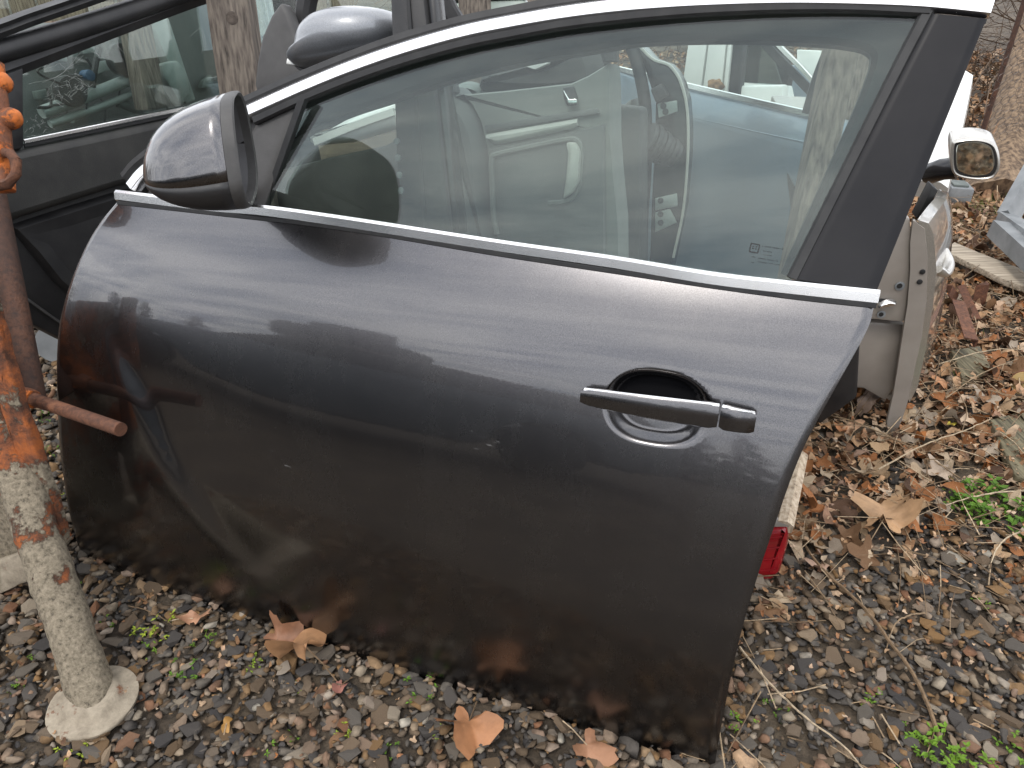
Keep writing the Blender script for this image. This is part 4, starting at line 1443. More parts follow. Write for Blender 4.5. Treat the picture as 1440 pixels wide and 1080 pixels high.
# rear tube, stub rod, painted clamp
t0, t1 = at(46, 568, 1.36), at(-22, 215, 1.46)
tube('rear_tube', [t0.lerp(t1, i / 12) for i in range(13)], 0.024, M['rustdark'], tr, 18, jitter=0.01)
r0, r1 = at(20, 552, 1.34), at(170, 604, 1.21)
rod = tube('rod', [r0.lerp(r1, i / 10) for i in range(11)], 0.0115, M['rust'], tr, 16, jitter=0.012)
tube('weld', [r0.lerp(r1, 0.10), r0.lerp(r1, 0.2)], 0.017, M['orange'], tr, 12, jitter=0.15)
def blob(name, c, rx, ry, rz, mat, parent, seed=0, amp=0.14, squash=1.0):
    c = V(c); bm = bmesh.new()
    bmesh.ops.create_icosphere(bm, subdivisions=4, radius=1)
    for v in bm.verts:
        n_ = v.co.copy()
        f = 1 + amp * mnoise.noise(n_ * 1.5 + V((seed, seed, 0))) + 0.05 * mnoise.noise(n_ * 6)
        v.co = V((n_.x * rx, n_.y * ry, n_.z * rz)) * f + c - origin_of(parent)
    me = bpy.data.meshes.new(name); bm.to_mesh(me); bm.free()
    me.materials.append(mat); me.shade_smooth()
    o = bpy.data.objects.new(name, me); COL.objects.link(o); o.parent = parent
    return o
DC = 1.22
cl = blob('clamp', at(2, 222, DC), 0.014, 0.03, 0.042, M['orange'], tr, 1)
def knob(name, u, v, L, r, mat, tilt=0.2):
    """stub with a rounded end, sticking out to the right"""
    p0 = at(u - L, v + tilt * L, DC + 0.01); p1 = at(u, v, DC)
    d = (p1 - p0).normalized(); ln = (p1 - p0).length
    pts, rr_ = [], []
    prof = [(0, r * 0.95), (0.3, r), (0.6, r * 0.97), (0.8, r * 0.9), (0.92, r * 0.68), (0.985, r * 0.36), (1.0, r * 0.1)]
    a = d.cross(V((0, 0, 1))).normalized(); b = d.cross(a); n = 18; vs_, fs = [], []
    for f, q in prof:
        for j in range(n):
            an = 2 * math.pi * j / n
            vs_.append(p0 + d * ln * f + (a * math.cos(an) + b * math.sin(an)) * q * (1 + 0.06 * mnoise.noise((f * 3, an, u))))
    for i in range(len(prof) - 1):
        for j in range(n):
            j2 = (j + 1) % n
            fs.append((i * n + j, i * n + j2, (i + 1) * n + j2, (i + 1) * n + j))
    fs += [tuple(range(n)), tuple(range((len(prof) - 1) * n, len(prof) * n))]
    return auto_smooth(mesh_obj(name, vs_, fs, mat, tr), 60)
knob('clamp_knob', 28, 164, 44, 0.0185, M['orange'])
knob('clamp_knob', 12, 112, 30, 0.0185, M['orange'], 0.4)
tube('clamp_body', [at(4, 268, DC), at(0, 215, DC), at(-6, 150, DC), at(-12, 90, DC)], 0.019, M['orange'], tr, 14, jitter=0.05)
lt_ = foot + (top1 - foot) * 1.6
tube('cross_tube', [lt_, at(-12, 120, DC)], 0.018, M['rust'], tr, 14, jitter=0.02)
tube('clamp_pin', [at(-8, 262, DC - 0.01), at(12, 258, DC - 0.02), at(23, 244, DC - 0.02), at(22, 224, DC - 0.02)], 0.0085, M['rust'], tr, 10, jitter=0.08)
tube('clamp_hook', [at(22, 226, DC - 0.02), at(14, 216, DC - 0.02), at(2, 214, DC - 0.01)], 0.0075, M['rust'], tr, 10, jitter=0.08)

def lathe(name, c, axis, prof, mat, parent, n=30):
    ax = V(axis).normalized(); ref = V((0, 0, 1)) if abs(ax.z) < 0.9 else V((1, 0, 0))
    a = ax.cross(ref).normalized(); b = ax.cross(a); vs_, fs = [], []
    for h, r in prof:
        for j in range(n):
            an = 2 * math.pi * j / n
            vs_.append(V(c) + ax * h + (a * math.cos(an) + b * math.sin(an)) * r)
    for i in range(len(prof) - 1):
        for j in range(n):
            j2 = (j + 1) % n
            fs.append((i * n + j, i * n + j2, (i + 1) * n + j2, (i + 1) * n + j))
    fs += [tuple(range(n)), tuple(range((len(prof) - 1) * n, len(prof) * n))]
    return auto_smooth(mesh_obj(name, vs_, fs, mat, parent), 50)

# ================================================================ BACKGROUND MATERIALS
M['trim_dark'] = simple('charcoal_trim', (0.020, 0.020, 0.019), (0.038, 0.037, 0.034), rough=0.6, scale=12, bump=0.25, bscale=420)
M['trim_black'] = simple('black_trim', (0.010, 0.010, 0.011), (0.022, 0.021, 0.021), rough=0.5, scale=14, bump=0.15, bscale=420)
M['gloss_black'] = simple('gloss_black', (0.006, 0.006, 0.007), (0.012, 0.012, 0.013), rough=0.22, scale=8)
M['trim_grey'] = simple('light_grey_trim', (0.125, 0.132, 0.122), (0.17, 0.178, 0.165), rough=0.65, scale=10, bump=0.15, bscale=420)
M['trim_silver'] = simple('silver_strip', (0.33, 0.33, 0.30), (0.40, 0.40, 0.37), rough=0.45, scale=10)
M['trim_mid'] = simple('mid_grey_trim', (0.075, 0.08, 0.077), (0.11, 0.115, 0.11), rough=0.65, scale=10, bump=0.15, bscale=420)
M['blue'] = paint_mat('blue_grey_paint', (0.20, 0.25, 0.30), rough=0.34, coat=0.6, dust=0.12, metallic=0.5)
M['bluemirror'] = paint_mat('pale_blue_grey_paint', (0.24, 0.25, 0.265), rough=0.38, coat=0.6, dust=0.05, metallic=0.45)
M['white'] = simple('white_paint', (0.62, 0.63, 0.60), (0.72, 0.72, 0.69), rough=0.35, scale=7, coat=0.4)
M['palegreen'] = simple('pale_green_paint', (0.38, 0.47, 0.40), (0.50, 0.57, 0.50), rough=0.35, scale=7, coat=0.4)
M['beige'] = simple('beige_paint', (0.22, 0.195, 0.17), (0.27, 0.24, 0.21), rough=0.42, scale=9, coat=0.35)
M['silver'] = paint_mat('champagne_silver_paint', (0.50, 0.48, 0.44), rough=0.28, coat=1.0, dust=0.10, metallic=0.75)
M['steel'] = simple('primed_steel', (0.20, 0.23, 0.215), (0.32, 0.35, 0.335), rough=0.45, metal=0.2, scale=12)
M['steeldark'] = simple('dirty_steel', (0.08, 0.095, 0.088), (0.17, 0.19, 0.18), rough=0.6, metal=0.2, scale=9)
M['grey_metal'] = simple('grey_painted_metal', (0.14, 0.15, 0.155), (0.22, 0.23, 0.235), rough=0.5, scale=12)
M['wood'] = wood_mat('weathered_post_wood', (0.10, 0.082, 0.068), (0.19, 0.16, 0.13))
M['board'] = wood_mat('weathered_board', (0.26, 0.215, 0.16), (0.46, 0.39, 0.30), 'x')
M['mossboard'] = wood_mat('mossy_board', (0.10, 0.085, 0.05), (0.19, 0.165, 0.10), 'y')
M['palewood'] = wood_mat('pale_broken_wood', (0.38, 0.29, 0.20), (0.56, 0.46, 0.34))
M['bark'] = wood_mat('ivy_grown_bark', (0.10, 0.065, 0.04), (0.24, 0.165, 0.10), 'z', 9)
M['web'] = simple('cobweb', (0.38, 0.40, 0.38), rough=0.8)
M['red'] = simple('red_lamp_glass', (0.20, 0.004, 0.008), (0.33, 0.008, 0.014), rough=0.14, scale=14, coat=0.6)
M['cream'] = simple('yellowed_plastic', (0.26, 0.21, 0.13), (0.36, 0.31, 0.22), rough=0.4, scale=8)
M['mirrorglass'] = simple('mirror_glass', (0.55, 0.60, 0.58), (0.65, 0.69, 0.67), rough=0.04, metal=1.0, scale=6, rvar=0.02)
M['orangebit'] = simple('faded_orange_plastic', (0.55, 0.22, 0.10), (0.62, 0.28, 0.14), rough=0.6)

def thru(u0, v0, u1, v1, z, lean, z1=None):
    """door plane through two waistline pixels at height z"""
    a, b = atz(u0, v0, z), atz(u1, v1, z if z1 is None else z1)
    b = V((b.x, b.y, a.z)) if z1 is None else b
    return Plane(a, V((b.x, b.y, a.z)), lean)

def pl_line(pl, pxs, n, d=0.0):
    q = catmull([pl.st(u, v, d) for u, v in pxs], n)
    return [pl.w(a, b, d) for a, b in q]

def base_of(pl, u, v):
    p = pl.px(u, v)
    return V((p.x, p.y, 0))

# ================================================================ LEFT: door with its dark inner side towards us
PE = thru(35, 196, 260, 151, 0.70, 4)
dE = thing('car_door', base_of(PE, 120, 300), 'car door showing its black inner trim, window hung with cobwebs, behind the rusty trestle', 'car door')
slab('inner_shell', PE, [(-70, 235), (33, 205), (262, 158), (430, 122), (470, 300), (430, 500), (120, 494), (61, 464), (31, 450), (-70, 405)], -0.10, -0.035, M['trim_black'], dE, 0.006)
pillow('upper_trim', PE, [(-70, 232), (33, 208), (150, 184), (262, 160), (400, 132), (425, 190), (330, 222), (165, 266), (90, 290), (15, 314), (-40, 322), (-70, 330)],
       [(0, -0.036), (0.003, -0.012), (0.010, 0.0), (0.02, 0.003)], M['trim_dark'], dE, 90, smooth_outline=False)
pillow('lower_trim', PE, [(17, 318), (90, 294), (167, 270), (330, 228), (425, 200), (440, 420), (150, 440), (118, 430), (80, 398), (48, 358)],
       [(0, -0.036), (0.004, -0.022), (0.012, -0.014), (0.04, -0.018)], M['trim_black'], dE, 60, smooth_outline=False)
sweep('sill_highlight', pl_line(PE, [(-30, 388), (20, 409), (76, 448), (140, 490)], 12, -0.03), rect(0.006, 0.004), PE.n, M['greyplastic'], dE)  # highlight along the sill edge, put in as a paler strip
sweep('belt_trim', pl_line(PE, [(33, 199), (140, 177), (262, 152), (420, 119)], 14, -0.01), rect(0.009, 0.006), PE.n, M['chrome'], dE)
sweep('belt_seal', pl_line(PE, [(33, 205), (140, 183), (262, 158), (420, 125)], 14, -0.012), rect(0.008, 0.006), PE.n, M['rubber'], dE)
sweep('frame_roll', pl_line(PE, [(-60, 92), (0, 74), (100, 44), (200, 12), (300, -22), (420, -58)], 24), [(-0.022, -0.03), (-0.021, -0.006), (-0.012, 0.008), (0.0, 0.012), (0.012, 0.008), (0.02, -0.004), (0.022, -0.03)], PE.n, M['trim_black'], dE)
sweep('frame_seal', pl_line(PE, [(-60, 60), (0, 42), (40, 27), (90, 10), (160, -14), (260, -48), (400, -95)], 24), [(-0.014, -0.03), (-0.014, 0.004), (-0.004, 0.010), (0.002, 0.004), (0.010, 0.009), (0.014, -0.03)], PE.n, M['rubber'], dE)
sweep('frame_inner', pl_line(PE, [(-60, 121), (0, 103), (32, 92), (100, 66), (200, 28), (300, -8), (420, -44)], 24), [(-0.018, -0.03), (-0.017, -0.014), (0.0, -0.004), (0.018, -0.010), (0.018, -0.03)], PE.n, M['trim_black'], dE)
slab('rear_post', PE, [(8, 104), (33, 95), (34, 208), (9, 214)], -0.03, 0.0, M['rubber'], dE, 0.004)
slab('window_glass', PE, [(28, 96), (120, 62), (212, 28), (300, -6), (420, -42), (430, 124), (262, 158), (30, 206)], -0.022, -0.018, M['glass2'], dE, 0)
def cobweb(pl, lines, parent, d, r=0.00016):
    vs_, fs = [], []
    for L in lines:
        pts = pl_line(pl, L, max(4, len(L) * 3), d)
        pts = [p + V((random.uniform(-1, 1), random.uniform(-1, 1), random.uniform(-1, 1))) * 0.0015 for p in pts]
        k0 = len(vs_)
        for p in pts:
            vs_ += [p + pl.up * r, p - pl.up * r * 0.5 + pl.ex * r, p - pl.up * r * 0.5 - pl.ex * r]
        for i in range(len(pts) - 1):
            for j in range(3):
                fs.append((k0 + i * 3 + j, k0 + i * 3 + (j + 1) % 3, k0 + i * 3 + 3 + (j + 1) % 3, k0 + i * 3 + 3 + j))
    return tag(mesh_obj('cobweb', vs_, fs, M['web'], parent), kind='stuff')
rw = random.Random(5)
wl_ = [[(40, 118), (75, 110), (98, 92), (122, 64)], [(70, 96), (84, 90), (96, 102)], [(60, 116), (92, 106), (120, 118)], [(70, 122), (80, 108), (96, 96), (118, 78)], [(118, 66), (140, 78), (128, 72)], [(160, 50), (164, 62), (174, 74)], [(205, 36), (190, 42), (214, 34)], [(268, 50), (284, 40), (290, 66)], [(282, 44), (286, 60), (284, 76)]]
for _ in range(30):
    a = rw.uniform(70, 125); b = 132 - (a - 70) * 0.25 + rw.gauss(0, 11)
    wl_.append([(a, b), (a + rw.uniform(-9, 9), b + rw.uniform(-7, 7)), (a + rw.uniform(-16, 16), b + rw.uniform(-12, 12))])
for _ in range(26):
    a = rw.uniform(38, 70); b = rw.uniform(165, 196)
    wl_.append([(a, b), (a + rw.uniform(-8, 8), b + rw.uniform(-6, 6))])
cobweb(PE, wl_, dE, -0.016)

# stripped steel door seen through that window
PS = Plane(PE.w(0, 0, -0.30), PE.w(1, 0, -0.33), 6)
dS = thing('car_door', base_of(PS, 150, 300), 'stripped grey steel door frame seen through the cobwebbed window', 'car door')
slab('back_panel', PS, [(-40, 130), (60, 60), (300, -40), (330, 120), (300, 200), (-40, 260)], -0.10, -0.08, M['trim_mid'], dS, 0.004)
sweep('beam', pl_line(PS, [(58, 158), (130, 132), (203, 103)], 10), circ(0.016, 12), PS.n, M['steel'], dS)
sweep('beam', pl_line(PS, [(70, 174), (140, 150), (206, 124)], 10), circ(0.010, 12), PS.n, M['steel'], dS)
sweep('brace', pl_line(PS, [(165, 142), (205, 158)], 6, -0.01), circ(0.014, 10), PS.n, M['steeldark'], dS)
slab('bracket', PS, [(226, 90), (250, 84), (262, 100), (268, 130), (256, 150), (240, 122), (230, 108)], -0.02, 0.02, M['steel'], dS, 0.006)
slab('upright', PS, [(212, 30), (238, 24), (256, 80), (276, 140), (262, 146), (236, 86)], -0.06, -0.02, M['steel'], dS, 0.006)
sweep('cable', pl_line(PS, [(140, 66), (134, 92), (130, 122)], 8, 0.02), circ(0.008, 8), PS.n, M['rubber'], dS)
disc('speaker', PS.px(168, 84), PS.n, 0.042, 0.02, M['rubber'], dS)
disc('motor', PS.px(94, 128), PS.n, 0.038, 0.03, M['rubber'], dS)
rb = random.Random(14)
for i in range(9):
    u0, v0 = rb.uniform(50, 200), rb.uniform(60, 150)
    sweep('wire', pl_line(PS, [(u0, v0), (u0 + rb.uniform(-18, 18), v0 + rb.uniform(8, 26)), (u0 + rb.uniform(-30, 30), v0 + rb.uniform(20, 50))], 10, rb.uniform(-0.03, 0.03)), circ(rb.uniform(0.002, 0.005), 6), PS.n, M['rubber'], dS)
for i in range(8):
    u0, v0 = rb.uniform(45, 290), rb.uniform(40, 165)
    slab('clip_plate', PS, [(u0, v0), (u0 + rb.uniform(8, 22), v0 - rb.uniform(0, 9)), (u0 + rb.uniform(10, 26), v0 + rb.uniform(6, 16)), (u0 + rb.uniform(-3, 4), v0 + rb.uniform(8, 20))], -0.07, -0.05, M['steel'] if i % 2 else M['steeldark'], dS, 0.002)
disc('blue_plug', PS.px(118, 106), PS.n, 0.014, 0.03, simple('blue_plastic', (0.03, 0.06, 0.11), rough=0.5), dS, 12)
slab('wood_post', PS, [(186, 40), (214, 32), (236, 150), (208, 155)], 0.03, 0.09, M['wood'], None, 0.005).name = 'wood_post'
tag(bpy.data.objects['wood_post'], 'weathered wooden post seen through the cobwebbed window', 'post')

# ================================================================ wooden posts of the rack
def wpost(pxl, pxr, depth, thick, label, mat='wood', zfoot=0.0, seed=0):
    """square post: left and right edge pixels (top, bottom) at a depth, carried down to the ground"""
    (lt, lb), (rt, rb) = pxl, pxr
    c0 = at((lt[0] + rt[0]) / 2, (lt[1] + rt[1]) / 2, depth[0]); c1 = at((lb[0] + rb[0]) / 2, (lb[1] + rb[1]) / 2, depth[1])
    w = (at(*rt, depth[0]) - at(*lt, depth[0])).length / 2
    ax = (c0 - c1).normalized()
    foot_ = c1 + ax * ((zfoot - 0.05 - c1.z) / ax.z)
    tp = c0 + ax * 0.25
    sx = ax.cross(V((0, 1, 0))).normalized(); sy = ax.cross(sx).normalized()
    k = 16; vs_, fs = [], []
    prof = [(-1, -.9), (-.9, -1), (0, -1.02), (.9, -1), (1, -.9), (1.02, 0), (1, .9), (.9, 1), (-.9, 1), (-1, .9), (-1.02, 0)]
    m = len(prof)
    for i in range(k):
        c = foot_.lerp(tp, i / (k - 1))
        for a, b in prof:
            j = 1 + 0.05 * mnoise.noise((a * 2 + seed, b * 2, i * 0.5))
            vs_.append(c + sx * a * w * j + sy * b * thick / 2 * j)
    for i in range(k - 1):
        for j in range(m):
            fs.append((i * m + j, i * m + (j + 1) % m, (i + 1) * m + (j + 1) % m, (i + 1) * m + j))
    fs += [tuple(range(m)), tuple(range((k - 1) * m, k * m))]
    o = mesh_obj('wood_post', vs_, fs, M[mat], None, loc=foot_)
    auto_smooth(o, 40)
    tag(o, label, 'post', 'weathered posts of the door rack')
    return o, (c0, c1)
dW1 = proj(PE.px(330, 60))[2] - 0.10
w1, (wc0, wc1) = wpost(((296, 0), (322, 128)), ((354, 0), (362, 128)), (dW1 - 0.02, dW1 + 0.06), 0.07, 'weathered wooden post with a knot, between cobwebbed window and black mirror base')
kn = wc0.lerp(wc1, 0.18) + V((0.008, -0.030, 0))
lathe('knot', kn, V((0, -1, 0.15)), [(0.0, 0.017), (0.006, 0.015), (0.0075, 0.009), (0.006, 0.003)], simple('dark_knot', (0.04, 0.03, 0.025), (0.10, 0.08, 0.065), rough=0.9, scale=60, bump=0.5), w1, 16)
w2, _ = wpost(((645, -20), (652, 60)), ((690, -20), (686, 60)), (3.1, 3.18), 0.10, 'grey wooden post standing just above the chrome roof edge of the dark grey door', seed=3)
w3, _ = wpost(((1164, 60), (1100, 380)), ((1204, 60), (1138, 380)), (1.46, 1.60), 0.05, 'weathered wooden post seen through the window beside the blue grey door', seed=6)
w4, _ = wpost(((1196, 40), (1178, 260)), ((1222, 40), (1196, 260)), (2.7, 2.86), 0.07, 'dim second post behind the window, next to the black pillar cover', seed=9)
w5, _ = wpost(((692, -20), (698, 50)), ((712, -20), (716, 50)), (3.8, 3.86), 0.06, 'narrow grey post above the chrome roof edge beside the wider one', seed=12)

# ================================================================ second row: black mirror base with blue grey mirror
PF = Plane(PM.w(0, 0, -0.34), PM.w(1, 0, -0.34), 13)
dFm = thing('car_door', base_of(PF, 450, 200), 'car door with pale blue grey wing mirror on a black triangular base, leaning behind', 'car door')
slab('mirror_base', PF, [(395, 1), (404, 16), (414, 44), (422, 72), (432, 96), (440, 125), (410, 142), (364, 150), (357, 118), (360, 90), (367, 52), (380, 22)], -0.01, 0.02, M['greyplastic'], dFm, 0.008, seg=3)
dome('mirror_shell', PF, [(413, 86), (424, 76), (430, 50), (440, 32), (459, 17), (490, 9), (525, 10), (552, 18), (566, 40), (552, 66), (510, 84), (467, 94), (428, 97)], 0.03, 0.10, M['bluemirror'], dFm, at_d=0.05, power=2.4)
sweep('mirror_edge', pl_line(PF, [(414, 88), (430, 99), (468, 96), (512, 86), (552, 68)], 20, 0.05), rect(0.006, 0.006), PF.n, M['blackplastic'], dFm)
slab('chipped_corner', PF, [(403, 82), (412, 80), (417, 92), (402, 90)], 0.02, 0.07, M['white'], dFm, 0.002)
slab('door_panel', PF, [(330, 345), (700, 395), (1000, 450), (1010, 700), (420, 560), (330, 480)], -0.10, -0.005, M['bluemirror'], dFm, 0.01)
sweep('window_frame', pl_line(PF, [(420, 150), (430, 60), (440, -10), (470, -60)], 14, -0.05), rect(0.030, 0.03), PF.n, M['trim_black'], dFm)

# black post-like door edge, passing behind the chrome roof edge
PJ = Plane(PM.w(0, 0, -0.17), PM.w(1, 0, -0.17), 15)
dJ = thing('car_door', base_of(PJ, 585, 250), 'black upright door pillar with a row of bolt heads, rising behind the chrome roof edge', 'car door')
slab('pillar', PJ, [(546, -40), (592, -40), (634, 330), (560, 330)], -0.09, -0.01, M['trim_black'], dJ, 0.008)
slab('pillar_flange', PJ, [(594, -40), (608, -40), (646, 330), (636, 330)], -0.06, -0.02, M['gloss_black'], dJ, 0.006)
sweep('pillar_groove', pl_line(PJ, [(572, -40), (600, 330)], 4, -0.01), rect(0.006, 0.004), PJ.n, M['rubber'], dJ)
for u, v in ((559, 199), (561, 222), (563, 246), (565, 268)):
    disc('bolt', PJ.px(u, v, -0.01), PJ.n, 0.0055, 0.005, M['grey_metal'], dJ, 12, 0.001)

# frame of the door stacked right behind the pane
PK = Plane(PM.w(0, 0, -0.135), PM.w(1, 0, -0.135), 16)
dK = thing('car_door', base_of(PK, 800, 300), 'black window frame of another door stacked close behind the dark grey door pane', 'car door')
ko = pl_line(PK, [(360, 235), (420, 190), (480, 162), (550, 139), (616, 116), (700, 94), (772, 79), (836, 69), (890, 60), (960, 56), (1040, 55), (1130, 58), (1190, 63), (1222, 72), (1226, 92), (1205, 150), (1165, 240), (1100, 385)], 90)
sweep('window_frame', ko, [(-0.002, -0.03), (-0.002, 0.0), (0.005, 0.008), (0.06, 0.008), (0.065, 0.0), (0.065, -0.03)], PK.n, M['trim_black'], dK)

# ================================================================ door with grey inner trim behind the pane
PB = Plane(PM.w(0, 0, -0.50), PM.w(1, 0.02, -0.50), 12)
dB = thing('car_door', base_of(PB, 750, 330), 'car door showing light grey inner trim with pull handle, seen through the pane', 'car door')
pillow('trim_panel', PB, [(628, 139), (700, 134), (789, 126), (812, 116), (832, 104), (843, 100), (846, 130), (848, 200), (853, 253), (861, 320), (864, 420), (700, 420), (690, 330), (682, 311), (676, 240), (672, 214), (663, 179), (650, 155), (638, 143)],
       [(0, -0.04), (0.002, -0.006), (0.005, 0.0)], M['trim_grey'], dB, 100, back=-0.08, smooth_outline=False)
pillow('side_bulge', PB, [(606, 138), (632, 140), (648, 152), (662, 178), (672, 214), (678, 300), (690, 380), (620, 380), (606, 300)], [(0, -0.05), (0.01, 0.0), (0.03, 0.014)], M['trim_mid'], dB, 60, back=-0.08)
slab('dark_strip', PB, [(670, 183), (826, 163), (829, 171), (671, 193)], 0.0, 0.008, M['trim_mid'], dB, 0.002)
pillow('silver_strip', PB, [(671, 196), (798, 177), (799, 187), (790, 192), (690, 211), (680, 209)], [(0, 0.004), (0.003, 0.012), (0.008, 0.014)], M['trim_silver'], dB, 40, smooth_outline=False)
pillow('lower_trim', PB, [(676, 216), (836, 186), (842, 400), (696, 400)], [(0, 0.004), (0.004, 0.010), (0.02, 0.012)], M['trim_mid'], dB, 40, smooth_outline=False)
sweep('pocket_frame', pl_line(PB, [(692, 336), (686, 310), (683, 260), (682, 232), (690, 224), (740, 214), (785, 206), (800, 208), (806, 222), (805, 262), (798, 284), (786, 292), (762, 294)], 50, 0.010), rect(0.009, 0.008), PB.n, M['trim_grey'], dB)
slab('pull_handle', PB, [(782, 210), (796, 210), (803, 224), (802, 264), (793, 282), (780, 290), (784, 262), (786, 226)], 0.012, 0.03, M['trim_silver'], dB, 0.006)
slab('latch_plate', PB, [(777, 134), (793, 132), (799, 150), (798, 158), (784, 160), (779, 148)], 0.0, 0.007, M['trim_black'], dB, 0.003)
slab('latch_lever', PB, [(778, 137), (782, 142), (787, 150), (797, 150), (798, 156), (785, 158)], 0.006, 0.02, M['chrome'], dB, 0.003)
sweep('window_frame', pl_line(PB, [(628, 139), (622, 100), (660, 60), (760, 20), (840, 0), (846, 100)], 40, -0.02), rect(0.025, 0.03), PB.n, M['trim_black'], dB)

# dark seat-like shapes beyond it
PN = Plane(PM.w(0, 0, -0.85), PM.w(1, 0, -0.85), 10)
dN = thing('car_door', base_of(PN, 740, 200), 'dark car door standing behind the light grey trim panel', 'car door')
slab('door_panel', PN, [(350, 250), (460, 222), (540, 205), (640, 150), (700, 132), (900, 150), (900, 560), (540, 470), (350, 420)], -0.1, 0.0, M['trim_dark'], dN, 0.01)
pillow('seat_back', PN, [(676, 92), (712, 84), (760, 80), (790, 60), (830, 60), (830, 130), (676, 132)], [(0, 0.0), (0.01, 0.03), (0.03, 0.05)], M['trim_dark'], dN, 50)
pillow('wheel_arch', PN, [(622, 137), (632, 122), (652, 114), (672, 120), (680, 136)], [(0, 0.0), (0.006, 0.02), (0.015, 0.03)], M['steeldark'], dN, 30)
slab('pale_fin', PN, [(722, 92), (772, 80), (770, 90), (752, 98), (740, 94)], 0.05, 0.07, M['white'], dN, 0.002)

hood = thing('bonnet', V((at(470, 200, 2.2).x, at(470, 200, 2.2).y, 0)), 'pale car bonnet leaning behind the folded wing mirror, seen through the pane', 'bonnet')
PH = Plane(PM.w(0, 0, -0.75), PM.w(1, 0, -0.72), 20)
pillow('bonnet_skin', PH, [(430, 200), (450, 182), (490, 160), (552, 136), (600, 130), (600, 170), (540, 178), (480, 196)], [(0, -0.02), (0.004, 0.0), (0.02, 0.012)], M['white'], hood, 60, back=-0.04, smooth_outline=False)
sweep('bonnet_rib', pl_line(PH, [(440, 200), (500, 176), (552, 158)], 12, 0.012), rect(0.02, 0.006), PH.n, M['trim_silver'], hood)
# ================================================================ door seen from its hinge edge, with rubber cable boot
PCd = 1.90
pc = at(940, 200, PCd)
PC = Plane(V((pc.x, pc.y, 0)), V((pc.x, pc.y, 0)) + V((0.93, -0.36, 0)), 6)
dC = thing('car_door', V((pc.x, pc.y, 0)), 'black car door turned edge on, bare hinge plates and a ribbed cable boot showing', 'car door')
jam = [(895, 60), (917, 84), (939, 92), (950, 104), (957, 118), (964, 143), (967, 179), (966, 227), (960, 296), (946, 362), (936, 410), (905, 410), (914, 360), (917, 271), (921, 200), (922, 143), (908, 100), (892, 74)]
slab('jamb', PC, jam, -0.10, 0.0, M['gloss_black'], dC, 0.004)
sweep('edge_rim', pl_line(PC, [(897, 62), (918, 83), (940, 91), (951, 103), (958, 117), (965, 143), (968, 179), (967, 227), (961, 296), (947, 362)], 40, 0.002), rect(0.007, 0.006), PC.n, M['trim_silver'], dC)
sweep('seal', pl_line(PC, [(880, 50), (893, 80), (902, 115), (908, 160), (908, 240), (904, 300), (902, 400)], 30, 0.0), circ(0.016, 12), PC.n, M['rubber'], dC)
slab('side_trim', PC, [(866, 172), (872, 152), (888, 138), (892, 170), (893, 230), (896, 400), (862, 400)], -0.12, -0.02, M['trim_mid'], dC, 0.01)
for pts in ([(924, 146), (952, 141), (953, 157), (926, 166)], [(921, 279), (952, 272), (953, 290), (921, 296)], [(921, 299), (942, 294), (952, 313), (921, 327)]):
    slab('hinge_plate', PC, pts, 0.0, 0.006, M['steel'], dC, 0.002)
for u, v in ((933, 149), (936, 157), (929, 282), (929, 301), (929, 313)):
    disc('bolt_hole', PC.px(u, v, 0.006), PC.n, 0.008, 0.002, M['rubber'], dC, 14, 0)
slab('hinge_stop', PC, [(914, 126), (930, 117), (940, 134), (922, 145)], 0.0, 0.02, M['rubber'], dC, 0.004)
b0, b1 = PC.px(908, 196, 0.05), PC.px(946, 216, 0.012)
for i in range(7):
    c = b0.lerp(b1, i / 6)
    disc('boot_rib', c, (b1 - b0).normalized(), 0.046 - 0.0025 * i + 0.004 * (i % 2), 0.012, M['rubber'], dC, 22, 0.003)
slab('boot_block', PC, [(888, 176), (906, 180), (914, 205), (908, 226), (896, 224), (890, 205)], 0.02, 0.06, M['rubber'], dC, 0.006)
slab('connector', PC, [(874, 203), (888, 194), (902, 222), (889, 234)], 0.02, 0.05, M['blackplastic'], dC, 0.003)
slab('orange_pin', PC, [(882, 207), (887, 192), (893, 197), (891, 208), (884, 213)], 0.05, 0.056, M['orangebit'], dC, 0.001)
sweep('belt_strap', [PC.px(842, 62, 0.02), PC.px(856, 110, 0.02), PC.px(870, 172, 0.02)], rect(0.030, 0.003), PC.n, M['trim_black'], dC)

# ================================================================ blue grey door
a_, b_ = atz(958, 118, 0.70), atz(1143, 161, 0.70)
PD = Plane(V((a_.x, a_.y, 0.70)), V((b_.x, b_.y, 0.70)), 8)
dD = thing('car_door', base_of(PD, 1050, 250), 'blue grey car door with bright waist trim, seen through the pane', 'car door')
pillow('door_panel', PD, [(860, 96), (958, 121), (1060, 145), (1143, 164), (1178, 172), (1170, 300), (1140, 430), (1000, 460), (860, 400)], [(0, -0.02), (0.003, 0.0), (0.03, 0.010), (0.08, 0.012)], M['blue'], dD, 90, back=-0.09, smooth_outline=False)
sweep('belt_trim', pl_line(PD, [(860, 94), (958, 118), (1060, 142), (1143, 161), (1178, 169)], 16, 0.004), rect(0.016, 0.008), PD.n, M['chrome'], dD)
sweep('crease', pl_line(PD, [(900, 150), (970, 164), (1060, 184), (1135, 200)], 14, 0.008), [(-0.03, 0), (0, 0.004), (0.006, 0)], PD.n, M['blue'], dD)
sweep('crease', pl_line(PD, [(975, 228), (1000, 238), (1030, 258), (1056, 292), (1070, 330)], 14, 0.006), [(-0.03, 0), (0, 0.004), (0.008, 0)], PD.n, M['blue'], dD)
sweep('window_frame', pl_line(PD, [(1143, 160), (1158, 110), (1176, 62), (1180, 20)], 10, -0.01), rect(0.03, 0.03), PD.n, M['trim_black'], dD)

